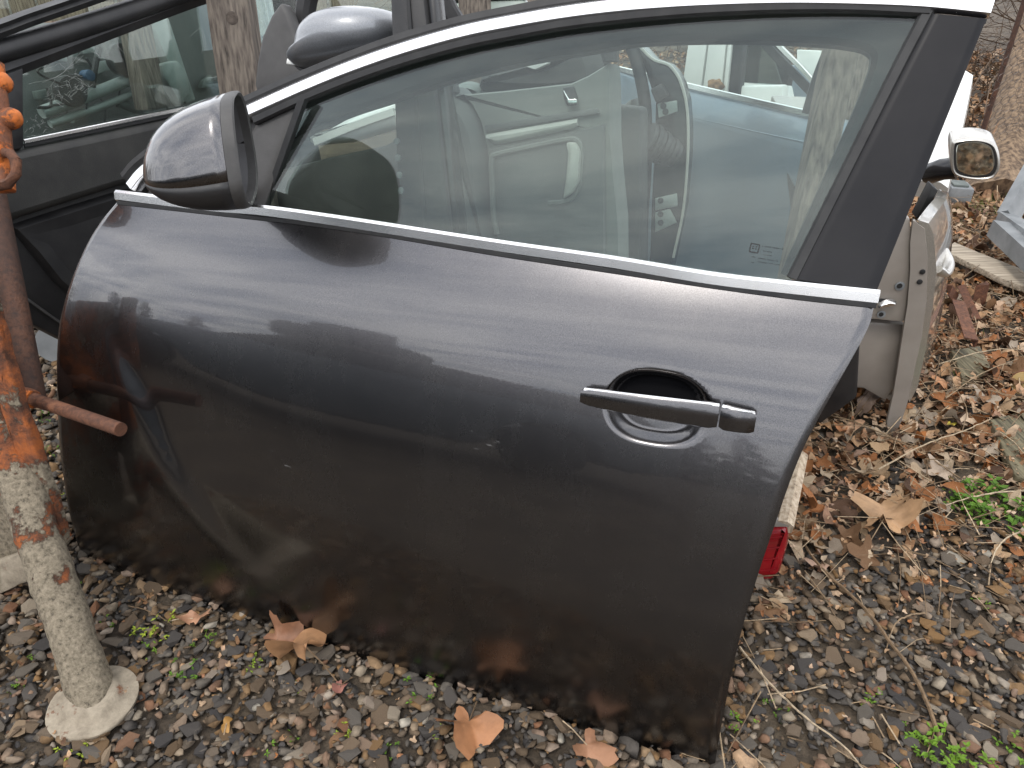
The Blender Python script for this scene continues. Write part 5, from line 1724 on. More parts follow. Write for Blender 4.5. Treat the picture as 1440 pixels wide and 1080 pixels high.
# ---- white bodywork beyond it
PWd = Plane(at(1000, 120, 3.1) - V((0, 0, at(1000, 120, 3.1).z)), at(1120, 120, 2.9) - V((0, 0, at(1120, 120, 2.9).z)), 4)
dWh = thing('car_door', base_of(PWd, 1000, 140), 'white car door with wide pillar standing behind the blue grey door', 'car door')
slab('pillar', PWd, [(972, 30), (998, 30), (982, 150), (955, 150)], -0.05, 0.0, M['white'], dWh, 0.004)
slab('pillar', PWd, [(1000, 30), (1024, 30), (1012, 150), (985, 150)], -0.05, 0.004, M['white'], dWh, 0.004)
slab('pillar_edge', PWd, [(1026, 30), (1032, 30), (1020, 150), (1014, 150)], -0.05, 0.012, M['white'], dWh, 0.006)
slab('seal', PWd, [(1034, 30), (1048, 30), (1038, 150), (1022, 150)], -0.05, 0.0, M['rubber'], dWh, 0.004)
slab('door_panel', PWd, [(940, 122), (1100, 120), (1106, 320), (940, 320)], -0.09, -0.02, M['white'], dWh, 0.01)
blob('leaf_tuft', PWd.px(1006, 120, 0.04), 0.03, 0.02, 0.025, simple('dry_tuft', (0.2, 0.11, 0.05), rough=0.9, scale=60, bump=0.8), dWh, 3, 0.6)
PW2 = Plane(at(1080, 140, 3.5) - V((0, 0, at(1080, 140, 3.5).z)), at(1180, 150, 3.2) - V((0, 0, at(1180, 150, 3.2).z)), 4)
dW2 = thing('car_door', base_of(PW2, 1090, 150), 'white car door with dark window and slanting bright trim beyond the blue grey door', 'car door')
slab('door_panel', PW2, [(1034, 116), (1098, 121), (1104, 150), (1106, 320), (1030, 320)], -0.08, 0.0, M['white'], dW2, 0.006)
slab('window_glass', PW2, [(1036, 30), (1070, 30), (1100, 120), (1036, 115)], -0.05, -0.045, M['glass2'], dW2, 0)
slab('dark_inner', PW2, [(1056, 40), (1090, 50), (1110, 100), (1106, 122), (1060, 118)], -0.16, -0.12, M['trim_black'], dW2, 0.006)
sweep('slanting_trim', pl_line(PW2, [(1082, 48), (1100, 68), (1128, 96), (1156, 128)], 10, 0.02), rect(0.022, 0.01), PW2.n, M['chrome'], dW2)
sweep('slanting_seal', pl_line(PW2, [(1072, 56), (1095, 82), (1125, 112), (1150, 138)], 10, 0.0), rect(0.04, 0.01), PW2.n, M['rubber'], dW2)
PW3 = Plane(at(1130, 120, 3.9) - V((0, 0, at(1130, 120, 3.9).z)), at(1230, 120, 3.7) - V((0, 0, at(1230, 120, 3.7).z)), 4)
dW3 = thing('car_door', base_of(PW3, 1130, 160), 'bare blue steel door shell with punched holes beyond the slanting trim', 'car door')
slab('shell', PW3, [(1104, 92), (1120, 92), (1152, 130), (1160, 330), (1100, 330)], -0.08, 0.0, M['blue'], dW3, 0.006)
slab('door_panel', PW3, [(1120, 70), (1160, 72), (1170, 330), (1125, 330)], -0.16, -0.1, M['white'], dW3, 0.006)
for u, v, r in ((1122, 108, 0.02), (1132, 148, 0.018), (1118, 138, 0.012), (1144, 140, 0.016)):
    disc('punched_hole', PW3.px(u, v, 0.0), PW3.n, r, 0.003, M['rubber'], dW3, 16, 0)

# ================================================================ RIGHT: beige door edge on, with mirror
jd = 1.70
gA = at(1250, 610, 1.88); gA.z = 0
PG = Plane(gA, gA + V((1, -0.12, 0)), -5)
dG = thing('car_door', gA, 'beige car door standing edge on behind the dark grey one, with silver mirror', 'car door')
gdir = (at(1352, 235, 2.60) - PG.px(1312, 330)); 
gdir = V((gdir.x, gdir.y, 0.0)).normalized()
def loft_along(name, px, steps, mat, parent, bev=0.0, d=0.0):
    """outline on the edge plane carried back along the length of the door: steps = (distance, scale about outline's outer edge)"""
    q = [PG.st(u, v, d) for u, v in px]
    n = len(q); vs_, fs = [], []
    for L, dx, dz in steps:
        for a, b in q:
            vs_.append(PG.w(a + dx, b + dz, d) + gdir * L)
    for k in range(len(steps) - 1):
        for i in range(n):
            j = (i + 1) % n
            fs.append((k * n + i, k * n + j, (k + 1) * n + j, (k + 1) * n + i))
    fs += [tuple(range(n)), tuple(range((len(steps) - 1) * n, len(steps) * n))]
    return auto_smooth(mesh_obj(name, vs_, fs, mat, parent), 40)
skin_px = [(1290, 309), (1306, 314), (1313, 330), (1317, 380), (1312, 430), (1302, 490), (1290, 545), (1279, 566), (1276, 556), (1290, 500), (1300, 440), (1304, 380), (1300, 330)]
loft_along('door_skin', skin_px, [(0.0, 0, 0), (0.12, 0.008, -0.005), (0.3, 0.016, -0.03), (0.52, 0.012, -0.07)], M['silver'], dG)
flange_px = [(1284, 310), (1300, 322), (1304, 360), (1303, 420), (1296, 475), (1286, 520), (1278, 560), (1268, 592), (1258, 612), (1246, 612), (1248, 590), (1256, 556), (1262, 520), (1268, 480), (1276, 430), (1280, 380), (1280, 340)]
loft_along('flange', flange_px, [(0.0, 0, 0), (0.012, 0, 0), (0.014, -0.004, 0)], M['beige'], dG, d=0.004)
slab('jamb', PG, [(1180, 300), (1280, 306), (1284, 350), (1280, 400), (1272, 454), (1210, 448), (1150, 430)], -0.9, -0.004, M['beige'], dG, 0.006)
slab('jamb_recess', PG, [(1150, 440), (1212, 452), (1275, 456), (1268, 500), (1260, 545), (1246, 566), (1214, 548), (1150, 545)], -0.9, -0.03, M['beige'], dG, 0.012)
slab('inner_trim', PG, [(1150, 330), (1212, 448), (1206, 560), (1150, 600)], -0.9, 0.012, M['trim_black'], dG, 0.008)
pillow('latch', PG, [(1236, 430), (1250, 424), (1262, 426), (1258, 432), (1236, 436)], [(0, 0.0), (0.002, 0.006), (0.005, 0.01)], M['chrome'], dG, 20)
slab('latch_slot', PG, [(1236, 420), (1254, 422), (1261, 427), (1236, 431)], -0.003, -0.001, M['rubber'], dG, 0)
for u, v, r in ((1265, 402, 0.0105), (1239, 442, 0.0095), (1293, 396, 0.006), (1297, 382, 0.006)):
    o = disc('screw' if r > 0.008 else 'hole', PG.px(u, v, 0.004 if r < 0.008 else -0.004), PG.n, r, 0.003, M['rubber'] if r < 0.008 else M['grey_metal'], dG, 18, 0.001)
    if r > 0.008:
        disc('screw_socket', PG.px(u, v, -0.001), PG.n, r * 0.55, 0.0012, M['rubber'], o, 12, 0)
# handle on the skin, window pillar, mirror
hp = PG.px(1313, 385, 0.0) + gdir * 0.03
sideG = gdir.cross(V((0, 0, 1))).normalized()
if sideG.x < 0: sideG = -sideG
hs = [hp + sideG * 0.004, hp + gdir * 0.02 + sideG * 0.020 + V((0, 0, -0.012)), hp + gdir * 0.09 + sideG * 0.022 + V((0, 0, -0.012)), hp + gdir * 0.13 + sideG * 0.004]
sweep('handle', [V(p) for p in catmull([tuple(p) for p in hs], 16)], circ(0.009, 12, 0.013), sideG, M['silver'], dG)
mp = at(1371, 222, 2.10)
pm = Plane(V((mp.x, mp.y, 0)), V((mp.x, mp.y, 0)) + V((1, -0.35, 0)), -8)
ms = pillow('mirror_shell', pm, [(1337, 205), (1345, 196), (1372, 193), (1396, 199), (1405, 214), (1406, 236), (1396, 250), (1372, 253), (1346, 248), (1337, 236)],
       [(0, 0.0), (0.002, 0.008), (0.006, 0.011), (0.008, 0.009), (0.011, 0.003)], M['silver'], dG, 60, back=-0.07)
pillow('mirror_gasket', pm, [(1341, 207), (1348, 199), (1372, 196), (1393, 202), (1401, 215), (1402, 235), (1393, 247), (1372, 250), (1349, 245), (1341, 234)], [(0, 0.008), (0.002, 0.0085), (0.006, 0.0082)], M['rubber'], ms, 60)
pillow('mirror_glass', pm, [(1345, 209), (1351, 202), (1372, 199), (1391, 205), (1397, 216), (1398, 233), (1390, 244), (1371, 247), (1352, 242), (1345, 233)], [(0, 0.0088), (0.003, 0.0094)], M['mirrorglass'], ms, 60)
tube('mirror_arm', [pm.px(1345, 236, -0.04), pm.px(1325, 238, -0.05), pm.px(1308, 244, -0.10)], 0.03, M['gloss_black'], dG, 14)
pgw = [PG.px(1283, 309) + gdir * L for L in (0.0, 0.3, 0.6, 0.9)]
fr0 = pgw[0]; 
wf = [at(1310, 262, 2.30), at(1322, 215, 2.35), at(1337, 150, 2.4), at(1346, 106, 2.45)]
sweep('window_pillar', [V(p) for p in catmull([tuple(p) for p in wf], 14)], [(-0.05, -0.05), (-0.045, 0.0), (-0.02, 0.02), (0.05, 0.02), (0.06, -0.05)], (CAM - wf[1]).normalized(), M['white'], dG)
slab('mirror_foot', PG, [(1288, 308), (1312, 262), (1320, 268), (1300, 306)], -0.30, -0.26, M['rubber'], dG, 0.003)

# ================================================================ LOOSE THINGS ON THE GROUND
# red tail lamp and the pale broken wood above it
tb = atz(1086, 818, 0.0)
PT = Plane(tb, tb + V((0.94, -0.33, 0)), 12)
lamp = thing('tail_lamp', tb, 'red tail lamp standing on the ground behind the rear edge of the dark grey door', 'tail lamp')
pillow('lens', PT, [(1020, 738), (1068, 742), (1104, 738), (1112, 744), (1108, 772), (1098, 808), (1086, 820), (1060, 822), (1014, 812)], [(0, 0.0), (0.002, 0.012), (0.008, 0.022), (0.016, 0.025)], M['red'], lamp, 60, back=-0.05, smooth_outline=False)
for i in range(4):
    sweep('lens_rib', pl_line(PT, [(1030, 756 + i * 15), (1070, 757 + i * 15), (1100 - i * 3, 754 + i * 15)], 5, 0.024), rect(0.003, 0.003), PT.n, M['red'], lamp)
slab('housing', PT, [(1010, 726), (1070, 728), (1112, 732), (1113, 742), (1066, 742), (1016, 738)], -0.06, 0.022, M['beige'], lamp, 0.004)
pw0, pw1 = at(1101, 740, 1.40), at(1122, 640, 1.52)
stick = sweep('broken_stick', [pw0.lerp(pw1, i / 8) for i in range(9)], [(-0.017, -0.015), (-0.019, 0.006), (-0.006, 0.016), (0.010, 0.013), (0.017, 0.0), (0.012, -0.015)], (CAM - pw0).normalized(), M['palewood'], None, loc=pw0)
tag(stick, 'pale broken wood stick resting above the red tail lamp', 'stick')
# yellowed lamp bowl behind the front edge of the door
bc = atz(74, 494, 0.03)
bowl = thing('lamp_bowl', V((bc.x, bc.y, 0)), 'yellowed plastic lamp bowl with silver rim on the gravel behind the door', 'lamp')
bax = V((0.35, -0.85, 0.35))
bctr = at(80, 482, proj(bc)[2] - 0.02)
lathe('bowl', bctr, bax, [(-0.05, 0.02), (-0.035, 0.04), (0.0, 0.052), (0.002, 0.050), (-0.02, 0.044), (-0.035, 0.03), (-0.04, 0.004)], M['cream'], bowl)
lathe('rim', bctr, bax, [(-0.004, 0.050), (-0.004, 0.056), (0.004, 0.056), (0.004, 0.0515)], M['grey_metal'], bowl)

def board(px, thick, mat, label, cat='board', z=0.012, name='board'):
    q = [atz(u, v, z + thick) for u, v in px]
    n = len(q)
    vs_ = q + [p - V((0, 0, thick)) for p in q]
    fs = [tuple(range(n)), tuple(range(2 * n - 1, n - 1, -1))] + [(i, i + n, (i + 1) % n + n, (i + 1) % n) for i in range(n)]
    c = sum(q, V((0, 0, 0))) / n; c.z = 0
    o = mesh_obj(name, vs_, fs, mat, None, loc=c)
    bevel(o, 0.003)
    return tag(o, label, cat)
board([(1328, 352), (1342, 340), (1380, 356), (1475, 392), (1500, 412), (1470, 412), (1415, 394)], 0.022, M['board'], 'long pale weathered board lying on the litter beyond the beige door', z=0.055)
board([(1392, 590), (1470, 570), (1500, 700), (1428, 668)], 0.025, M['mossboard'], 'mossy greenish brown board half buried in leaf litter')
board([(1338, 492), (1378, 486), (1396, 520), (1354, 534)], 0.03, M['mossboard'], 'short brown board end below the rusty angle irons')
# rusty angle irons
def angle_iron(p0, p1, w, label, nrm=(0, -0.4, 1), seed=0):
    p0, p1 = V(p0), V(p1)
    t = 0.004
    o = sweep('angle_iron', [p0.lerp(p1, i / 4) for i in range(5)], [(-w, 0), (-w, t), (w - t, t), (w - t, -w * 1.2), (w, -w * 1.2), (w, 0)], nrm, M['rust'], None, loc=V((p0.x, p0.y, 0)), smooth=False)
    # sits on the ground: keep above 0
    return tag(o, label, 'angle iron', 'rusty angle irons')
angle_iron(at(1348, 424, 2.22), at(1366, 478, 2.08), 0.019, 'broad flat rusty angle iron slanting down in the leaf litter')
angle_iron(atz(1352, 402, 0.09), atz(1374, 450, 0.04), 0.012, 'narrow rusty angle iron behind the broad one', (-0.5, -0.3, 1))
angle_iron(atz(1382, 400, 0.10), atz(1376, 428, 0.03), 0.020, 'short rusty angle iron standing upright behind the others', (-0.2, -1, 0.3))
angle_iron(atz(1336, 408, 0.09), atz(1344, 420, 0.05), 0.018, 'rusty angle iron end next to the beige door', (0.3, -1, 0.4))
angle_iron(atz(1300, 424, 0.03), atz(1338, 428, 0.03), 0.012, 'rusty bar lying flat between the beige door and the angle irons', (0, -0.6, 1))
# sawn log end
lg = atz(1440, 540, 0.03)
logo_ = lathe('log', lg, V((-0.72, -0.62, 0.12)), [(-0.25, 0.034), (0.0, 0.036), (0.012, 0.034)], M['bark'], None, 20)
lt = thing('sawn_log', V((lg.x, lg.y, 0)), 'small sawn log with yellow cut face at the edge of the litter', 'log')
bpy.data.objects.remove(logo_)
lathe('bark', lg, V((-0.80, -0.55, 0.12)), [(-0.25, 0.034), (-0.1, 0.037), (0.0, 0.036)], simple('red_bark', (0.14, 0.05, 0.03), (0.22, 0.09, 0.05), rough=0.85, scale=30, bump=0.5), lt, 20)
lathe('cut_face', lg, V((-0.80, -0.55, 0.12)), [(-0.002, 0.0345), (0.002, 0.033)], simple('fresh_wood', (0.45, 0.30, 0.11), (0.56, 0.42, 0.2), rough=0.8, scale=20), lt, 20)
# grey metal block and grey metal corner
gb = atz(1350, 296, 0.0)
blk = thing('metal_block', gb, 'dark grey metal block on the ground in front of the tree trunk', 'metal block')
box('block', gb + V((0, 0.06, 0.055)), V((0.045, -0.012, 0)), V((0.015, 0.06, 0)), V((0, 0, 0.045)), M['grey_metal'], blk, 0.006)
box('base_plate', gb + V((0.01, 0.05, 0.008)), V((0.07, -0.018, 0)), V((0.02, 0.07, 0)), V((0, 0, 0.006)), M['grey_metal'], blk, 0.002)
box('cap', gb + V((-0.005, 0.06, 0.105)), V((0.03, -0.008, 0)), V((0.01, 0.04, 0)), V((0, 0, 0.005)), M['steeldark'], blk, 0.002)
gm = atz(1420, 352, 0.0)
gmc = thing('grey_rack', gm, 'light grey painted metal rack corner resting on the ground near the tree', 'rack')
ga, gb2 = at(1404, 322, 2.75), at(1480, 392, 2.35)
sweep('lower_rail', [ga.lerp(gb2, i / 4) for i in range(5)], [(-0.03, -0.03), (-0.03, 0.03), (0.03, 0.03), (0.03, -0.03)], (0, -0.5, 1), M['grey_metal'], gmc, smooth=False)
sweep('upper_rail', [at(1412, 310, 2.85), at(1470, 352, 2.5)], [(-0.03, -0.03), (-0.03, 0.03), (0.03, 0.03), (0.03, -0.03)], (0, -0.4, 1), M['grey_metal'], gmc, smooth=False)
sweep('upright', [at(1416, 308, 2.85), at(1462, 225, 2.95)], [(-0.04, -0.02), (-0.04, 0.02), (0.04, 0.02), (0.04, -0.02)], (0.3, -1, 0.3), M['grey_metal'], gmc, smooth=False)

# ================================================================ FAR: tree, wire netting, thicket, more scrap
def trunk(name, p0, p1, r0, r1, mat, parent, k=26, n=20, seed=0):
    p0, p1 = V(p0), V(p1); d = (p1 - p0).normalized(); a = d.cross(V((0, 1, 0))).normalized(); b = d.cross(a)
    vs_, fs = [], []
    for i in range(k):
        f = i / (k - 1); c = p0.lerp(p1, f)
        r = r0 * (1 - f) + r1 * f + r0 * 0.45 * max(0, 1 - f * 7) ** 2
        for j in range(n):
            an = 2 * math.pi * j / n
            o = a * math.cos(an) + b * math.sin(an)
            q = r * (1 + 0.10 * mnoise.noise((math.cos(an) * 2.2 + seed, math.sin(an) * 2.2, f * 4)) + 0.05 * mnoise.noise((math.cos(an) * 7, math.sin(an) * 7 + seed, f * 14)))
            vs_.append(c + o * q)
    for i in range(k - 1):
        for j in range(n):
            j2 = (j + 1) % n
            fs.append((i * n + j, i * n + j2, (i + 1) * n + j2, (i + 1) * n + j))
    fs += [tuple(range(n)), tuple(range((k - 1) * n, k * n))]
    return auto_smooth(mesh_obj(name, vs_, fs, mat, parent), 60)

tb_ = atz(1402, 282, 0.0)
tree = thing('tree', tb_, 'leaning tree trunk overgrown with brown ivy stems behind the wire netting', 'tree')
t_top = at(1482, -60, proj(tb_)[2] + 1.1)
trunk('trunk', tb_ - V((0, 0, 0.05)), t_top + (t_top - tb_) * 0.9, 0.125, 0.085, M['bark'], tree, seed=2)
rv = random.Random(21)
tax = (t_top - tb_)
for i in range(16):
    ph = rv.uniform(-2.6, 0.4); pts = []
    for j in range(14):
        f = j / 13 * rv.uniform(0.98, 1.02)
        ph += rv.gauss(0, 0.22)
        c = tb_ + tax * (f * 1.0)
        r = 0.125 * (1 - f) + 0.085 * f + 0.055 * max(0, 1 - f * 7) ** 2 + 0.006
        pts.append(c + V((math.cos(ph), math.sin(ph), 0)) * r * 1.04)
    tube('ivy_stem', pts, rv.uniform(0.006, 0.016), M['vine'] if 'vine' in M else M.setdefault('vine', simple('ivy_stem_bark', (0.16, 0.085, 0.045), (0.28, 0.16, 0.085), rough=0.85, scale=40, bump=0.4)), tree, 6, taper=0.003)
# crown above the picture: limbs and a sparse crown of early spring twigs
def crown(parent, c, rad, n, seed, mat, leafy=True):
    rr = random.Random(seed); vs_, fs, rn = [], [], []
    for _ in range(n):
        d = V((rr.gauss(0, 1), rr.gauss(0, 1), rr.gauss(0, 0.7))).normalized() * rad * rr.random() ** 0.45
        L = rr.uniform(0.03, 0.10) * rad
        x = V((rr.gauss(0, 1), rr.gauss(0, 1), rr.gauss(0, 1))).normalized() * L; y = V((rr.gauss(0, 1), rr.gauss(0, 1), rr.gauss(0, 1))).normalized() * L * 0.5
        k = len(vs_); p = V(c) + d
        vs_ += [p - x, p + y, p + x, p - y]; fs.append((k, k + 1, k + 2, k + 3))
    return tag(mesh_obj('crown', vs_, fs, mat, parent), kind='stuff')
t_end = t_top + (t_top - tb_) * 0.9
for i in range(6):
    a = i * 1.05; q = t_end + V((math.cos(a) * 1.0, math.sin(a) * 1.0, 0.9))
    tube('limb', [t_end - tax * 0.1 * (i % 3), (t_end + q) / 2 + V((0, 0, 0.15)), q], 0.05, M['bark'], tree, 8, taper=0.012)
M['twigs'] = simple('bare_twigs', (0.09, 0.06, 0.04), (0.19, 0.13, 0.085), rough=0.9, scale=20)
M['needles'] = simple('dark_needles', (0.016, 0.028, 0.014), (0.035, 0.052, 0.024), rough=0.8, scale=6)
M['spring'] = simple('early_leaves', (0.05, 0.08, 0.015), (0.11, 0.14, 0.03), rough=0.7, scale=6)
crown(tree, t_end + V((0, 0, 0.9)), 1.3, 900, 4, M['twigs'])

# hexagonal wire netting on thin stakes
M['wire'] = simple('galvanised_wire', (0.10, 0.09, 0.08), (0.22, 0.19, 0.17), rough=0.6, metal=0.6, scale=50)
nA = atz(1352, 262, 0.0); nB = nA + V((3.2, 1.1, 0))
net = thing('wire_fence', nA, 'thin hexagonal wire netting strung in front of the thicket', 'fence')
def netting(w, h, cell):
    ex = (nB - nA).normalized(); vs_, fs = [], []
    def seg_(p, q, r=0.0010):
        d = (q - p).normalized(); s1 = d.cross(V((0.3, 1, 0.2))).normalized() * r; s2 = d.cross(s1).normalized() * r
        k = len(vs_)
        for o in (p, q):
            vs_.extend([o + s1, o - s1 * 0.5 + s2, o - s1 * 0.5 - s2])
        for j in range(3):
            fs.append((k + j, k + (j + 1) % 3, k + 3 + (j + 1) % 3, k + 3 + j))
    cx, cz = cell, cell * 0.75
    for j in range(int(h / cz)):
        for i in range(int(w / cx)):
            off = 0.5 * cx if j % 2 else 0
            def P(a, b):
                x, z = i * cx + off + a * cx, j * cz + b * cz
                return nA + ex * x + V((0, 0, 0.02 + z)) + V((0.3, -1, 0)) * 0.03 * mnoise.noise((x * 3, z * 3, 0))
            seg_(P(0, 0), P(0, 0.66)); seg_(P(0, 0.66), P(0.5, 1.0)); seg_(P(0, 0.66), P(-0.5, 1.0))
    return tag(mesh_obj('wire_mesh', vs_, fs, M['wire'], net), kind='stuff')
netting(2.6, 1.4, 0.045)
for x in (0.02, 1.3, 2.6):
    p = nA + (nB - nA).normalized() * x
    tube('stake', [p - V((0, 0, 0.05)), p + V((0.01, 0, 0.8)), p + V((0, 0.01, 1.5))], 0.012, M['rustdark'], net, 8)

# thicket of bare stems
def thicket(name, x0, x1, y0, y1, n, label, seed, h=(0.5, 1.8), mat='twigs'):
    rr = random.Random(seed); vs_, fs = [], []
    for _ in range(n):
        p = V((rr.uniform(x0, x1), rr.uniform(y0, y1), rr.uniform(0, 0.9 * h[1]) if rr.random() < 0.6 else 0))
        d = V((rr.gauss(0, 0.9), rr.gauss(0, 0.9), rr.uniform(-0.3, 1.2))).normalized()
        L = rr.uniform(*h) * 0.6; r = rr.uniform(0.002, 0.007)
        k = len(vs_); m = 5
        for i in range(m):
            f = i / (m - 1); c = p + d * L * f + V((0, 0, -0.35 * L * f * f)) + V((rr.gauss(0, 1), rr.gauss(0, 1), rr.gauss(0, 1))) * 0.02
            c.z = max(c.z, 0.01)
            q = r * (1 - 0.7 * f)
            vs_ += [c + V((q, 0, 0)), c + V((-q * 0.5, q * 0.87, 0)), c + V((-q * 0.5, -q * 0.87, q))]
        for i in range(m - 1):
            for j in range(3):
                fs.append((k + i * 3 + j, k + i * 3 + (j + 1) % 3, k + i * 3 + 3 + (j + 1) % 3, k + i * 3 + 3 + j))
    o = mesh_obj(name, vs_, fs, M[mat], None, loc=V(((x0 + x1) / 2, (y0 + y1) / 2, 0)))
    return tag(o, label, kind='stuff')
thicket('thicket', 2.2, 8.0, 4.2, 8.5, 2300, 'tangle of bare brown brush stems behind the wire netting', 31)
thicket('brush', -7.0, 2.0, 6.5, 9.5, 1500, 'bare brush beyond the rows of doors', 32)
# grass tufts round the foot of the tree
rg = random.Random(8); gi, gv = [], []
blade = np.array([(0, 1, 2)])
for cx, cy, n, sp in ((tb_.x + 0.05, tb_.y - 0.12, 160, 0.12), (tb_.x - 0.22, tb_.y - 0.2, 70, 0.09), (tb_.x + 0.28, tb_.y - 0.02, 60, 0.1), (1.05, 2.9, 240, 0.4), (1.3, 3.8, 240, 0.5)):
    for _ in range(n):
        x, y = rg.gauss(cx, sp), rg.gauss(cy, sp); h = rg.uniform(0.02, 0.07); a = rg.uniform(0, 6.28)
        gv.append((np.array([(x - 0.002, y, 0.01), (x + 0.003, y + 0.001, 0.01), (x + math.cos(a) * h * 0.7, y + math.sin(a) * h * 0.7, h)]), blade)); gi.append((len(gv) - 1, np.eye(3), np.zeros(3), rg.random()))
joined('grass', gi, gv, M['grass'], 'sparse green grass at the foot of the tree')

# pale green scrap car and board fence beyond the rows
PQ = Plane(V((-0.75, 3.7, 0)), V((0.45, 3.55, 0)), 5)
dQ = thing('car_door', base_of(PQ, 640, 60), 'pale green car door with black handle far behind the chrome roof edge', 'car door')
slab('door_panel', PQ, [(600, 4), (740, -2), (760, 130), (600, 130)], -0.1, 0.0, M['palegreen'], dQ, 0.02)
slab('belt_seal', PQ, [(600, -4), (742, -10), (742, -2), (600, 4)], -0.05, 0.004, M['rubber'], dQ, 0.004)
slab('inner_trim', PQ, [(606, 16), (655, 20), (690, 60), (606, 80)], 0.0, 0.012, M['trim_grey'], dQ, 0.01)
pillow('handle_cup', PQ, [(612, 26), (624, 24), (640, 32), (634, 42), (614, 40)], [(0, 0.012), (0.006, 0.02), (0.015, 0.022)], M['gloss_black'], dQ, 24)
sweep('handle', pl_line(PQ, [(614, 34), (624, 32), (634, 38)], 6, 0.024), circ(0.010, 8), PQ.n, M['chrome'], dQ)
slab('window_glass', PQ, [(604, -60), (740, -70), (740, -8), (604, -2)], -0.03, -0.025, M['glass2'], dQ, 0)
sweep('window_frame', pl_line(PQ, [(602, 0), (604, -66), (740, -76), (744, -8)], 20, -0.01), rect(0.05, 0.04), PQ.n, M['trim_black'], dQ)
fx = thing('board_fence', V((-1.6, 5.2, 0)), 'brown upright board fence far behind the wing mirrors', 'fence')
for i in range(14):
    c = V((-3.2 + i * 0.165, 5.2 + 0.02 * (i % 3), 0.62))
    box('plank', c, V((0.076, 0, 0)), V((0, 0.011, 0)), V((0, 0, 0.60 + 0.02 * (i % 4))), M['fence'] if 'fence' in M else M.setdefault('fence', wood_mat('fence_board', (0.17, 0.12, 0.085), (0.29, 0.22, 0.16))), fx, 0.004)
for z in (0.3, 0.95):
    box('rail', V((-2.13, 5.235, z)), V((1.16, 0, 0)), V((0, 0.018, 0)), V((0, 0, 0.03)), M['fence'], fx, 0.003)
# row of dark doors between fence and the near rows
PR = Plane(V((-1.5, 3.05, 0)), V((-0.5, 2.75, 0)), 8)
dR = thing('car_door', base_of(PR, 450, 60), 'black car door with grey window standing behind the blue grey wing mirror', 'car door')
slab('door_panel', PR, [(300, 60), (640, 36), (650, 160), (300, 200)], -0.1, 0.0, M['gloss_black'], dR, 0.02)
sweep('belt_trim', pl_line(PR, [(300, 58), (640, 34)], 6, 0.003), rect(0.014, 0.006), PR.n, M['rubber'], dR)
slab('window_glass', PR, [(320, -60), (560, -80), (640, 30), (310, 56)], -0.03, -0.026, M['glass2'], dR, 0)
sweep('window_frame', pl_line(PR, [(306, 56), (318, -64), (560, -84), (646, 32)], 24, -0.01), rect(0.05, 0.03), PR.n, M['trim_black'], dR)
PR2 = Plane(V((-2.6, 3.2, 0)), V((-1.4, 3.35, 0)), 6)
dR2 = thing('car_door', base_of(PR2, 60, 20), 'silver grey car door standing beyond the cobwebbed window', 'car door')
slab('door_panel', PR2, [(-120, 40), (330, 20), (340, 190), (-120, 210)], -0.1, 0.0, M['steeldark'], dR2, 0.02)
slab('window_glass', PR2, [(-100, -60), (300, -70), (330, 18), (-110, 38)], -0.03, -0.026, M['glass2'], dR2, 0)
sweep('window_frame', pl_line(PR2, [(-116, 40), (-104, -64), (300, -74), (336, 18)], 24, -0.01), rect(0.05, 0.03), PR2.n, M['trim_black'], dR2)

# ================================================================ BEHIND THE VIEWER: what the paint mirrors
M['carblue'] = paint_mat('slate_blue_paint', (0.085, 0.105, 0.12), rough=0.4, coat=0.4, dust=0.10, metallic=0.2)
M['carroof'] = simple('dusty_brown_roof', (0.06, 0.05, 0.042), (0.09, 0.078, 0.065), rough=0.7, scale=5)
M['carglass'] = simple('dark_window', (0.01, 0.012, 0.012), (0.02, 0.022, 0.022), rough=0.08, scale=5)
cA, cB = V((-4.1, 0.75, 0)), V((-1.15, -2.75, 0))
cx_ = (cB - cA).normalized(); cy_ = V((cx_.y, -cx_.x, 0))
if cy_.dot(V((0, 1, 0)) - cA) > 0: cy_ = -cy_                  # away from the door
LC = (cB - cA).length
car = thing('parked_car', (cA + cB) / 2, 'slate blue scrap car loaded with tyres, mirrored in the dark grey door', 'car')
def cp(f, z, d):
    return cA + cx_ * (f * LC) + cy_ * d + V((0, 0, z))
def extr(name, prof, d0, d1, mat, shrink=0.0):
    n = len(prof)
    c = (sum(p[0] for p in prof) / n, sum(p[1] for p in prof) / n)
    vs_ = [cp(f, z, d0) for f, z in prof] + [cp(f, z, d1) for f, z in prof]
    fs = [tuple(range(n)), tuple(range(2 * n - 1, n - 1, -1))] + [(i, (i + 1) % n, (i + 1) % n + n, i + n) for i in range(n)]
    o = mesh_obj(name, vs_, fs, mat, car)
    return bevel(o, 0.04, 3)
arch = lambda f0: [(f0 + 0.085 * math.cos(a), 0.30 + 0.34 * math.sin(a)) for a in [math.pi - i * math.pi / 10 for i in range(11)]]
body = [(0.0, 0.28), (0.09, 0.24)] + [(f, max(z, 0.24)) for f, z in arch(0.19)] + [(0.29, 0.22), (0.68, 0.22)] + [(f, max(z, 0.24)) for f, z in arch(0.79)] + [(0.92, 0.24), (1.0, 0.3), (1.0, 0.78), (0.97, 0.90), (0.32, 0.88), (0.06, 0.74), (0.0, 0.62)]
extr('body', body, 0.0, 1.55, M['carblue'])
extr('cabin', [(0.30, 0.86), (0.42, 1.14), (0.46, 1.18), (0.86, 1.18), (0.90, 1.14), (0.97, 0.88)], 0.10, 1.45, M['carroof'])
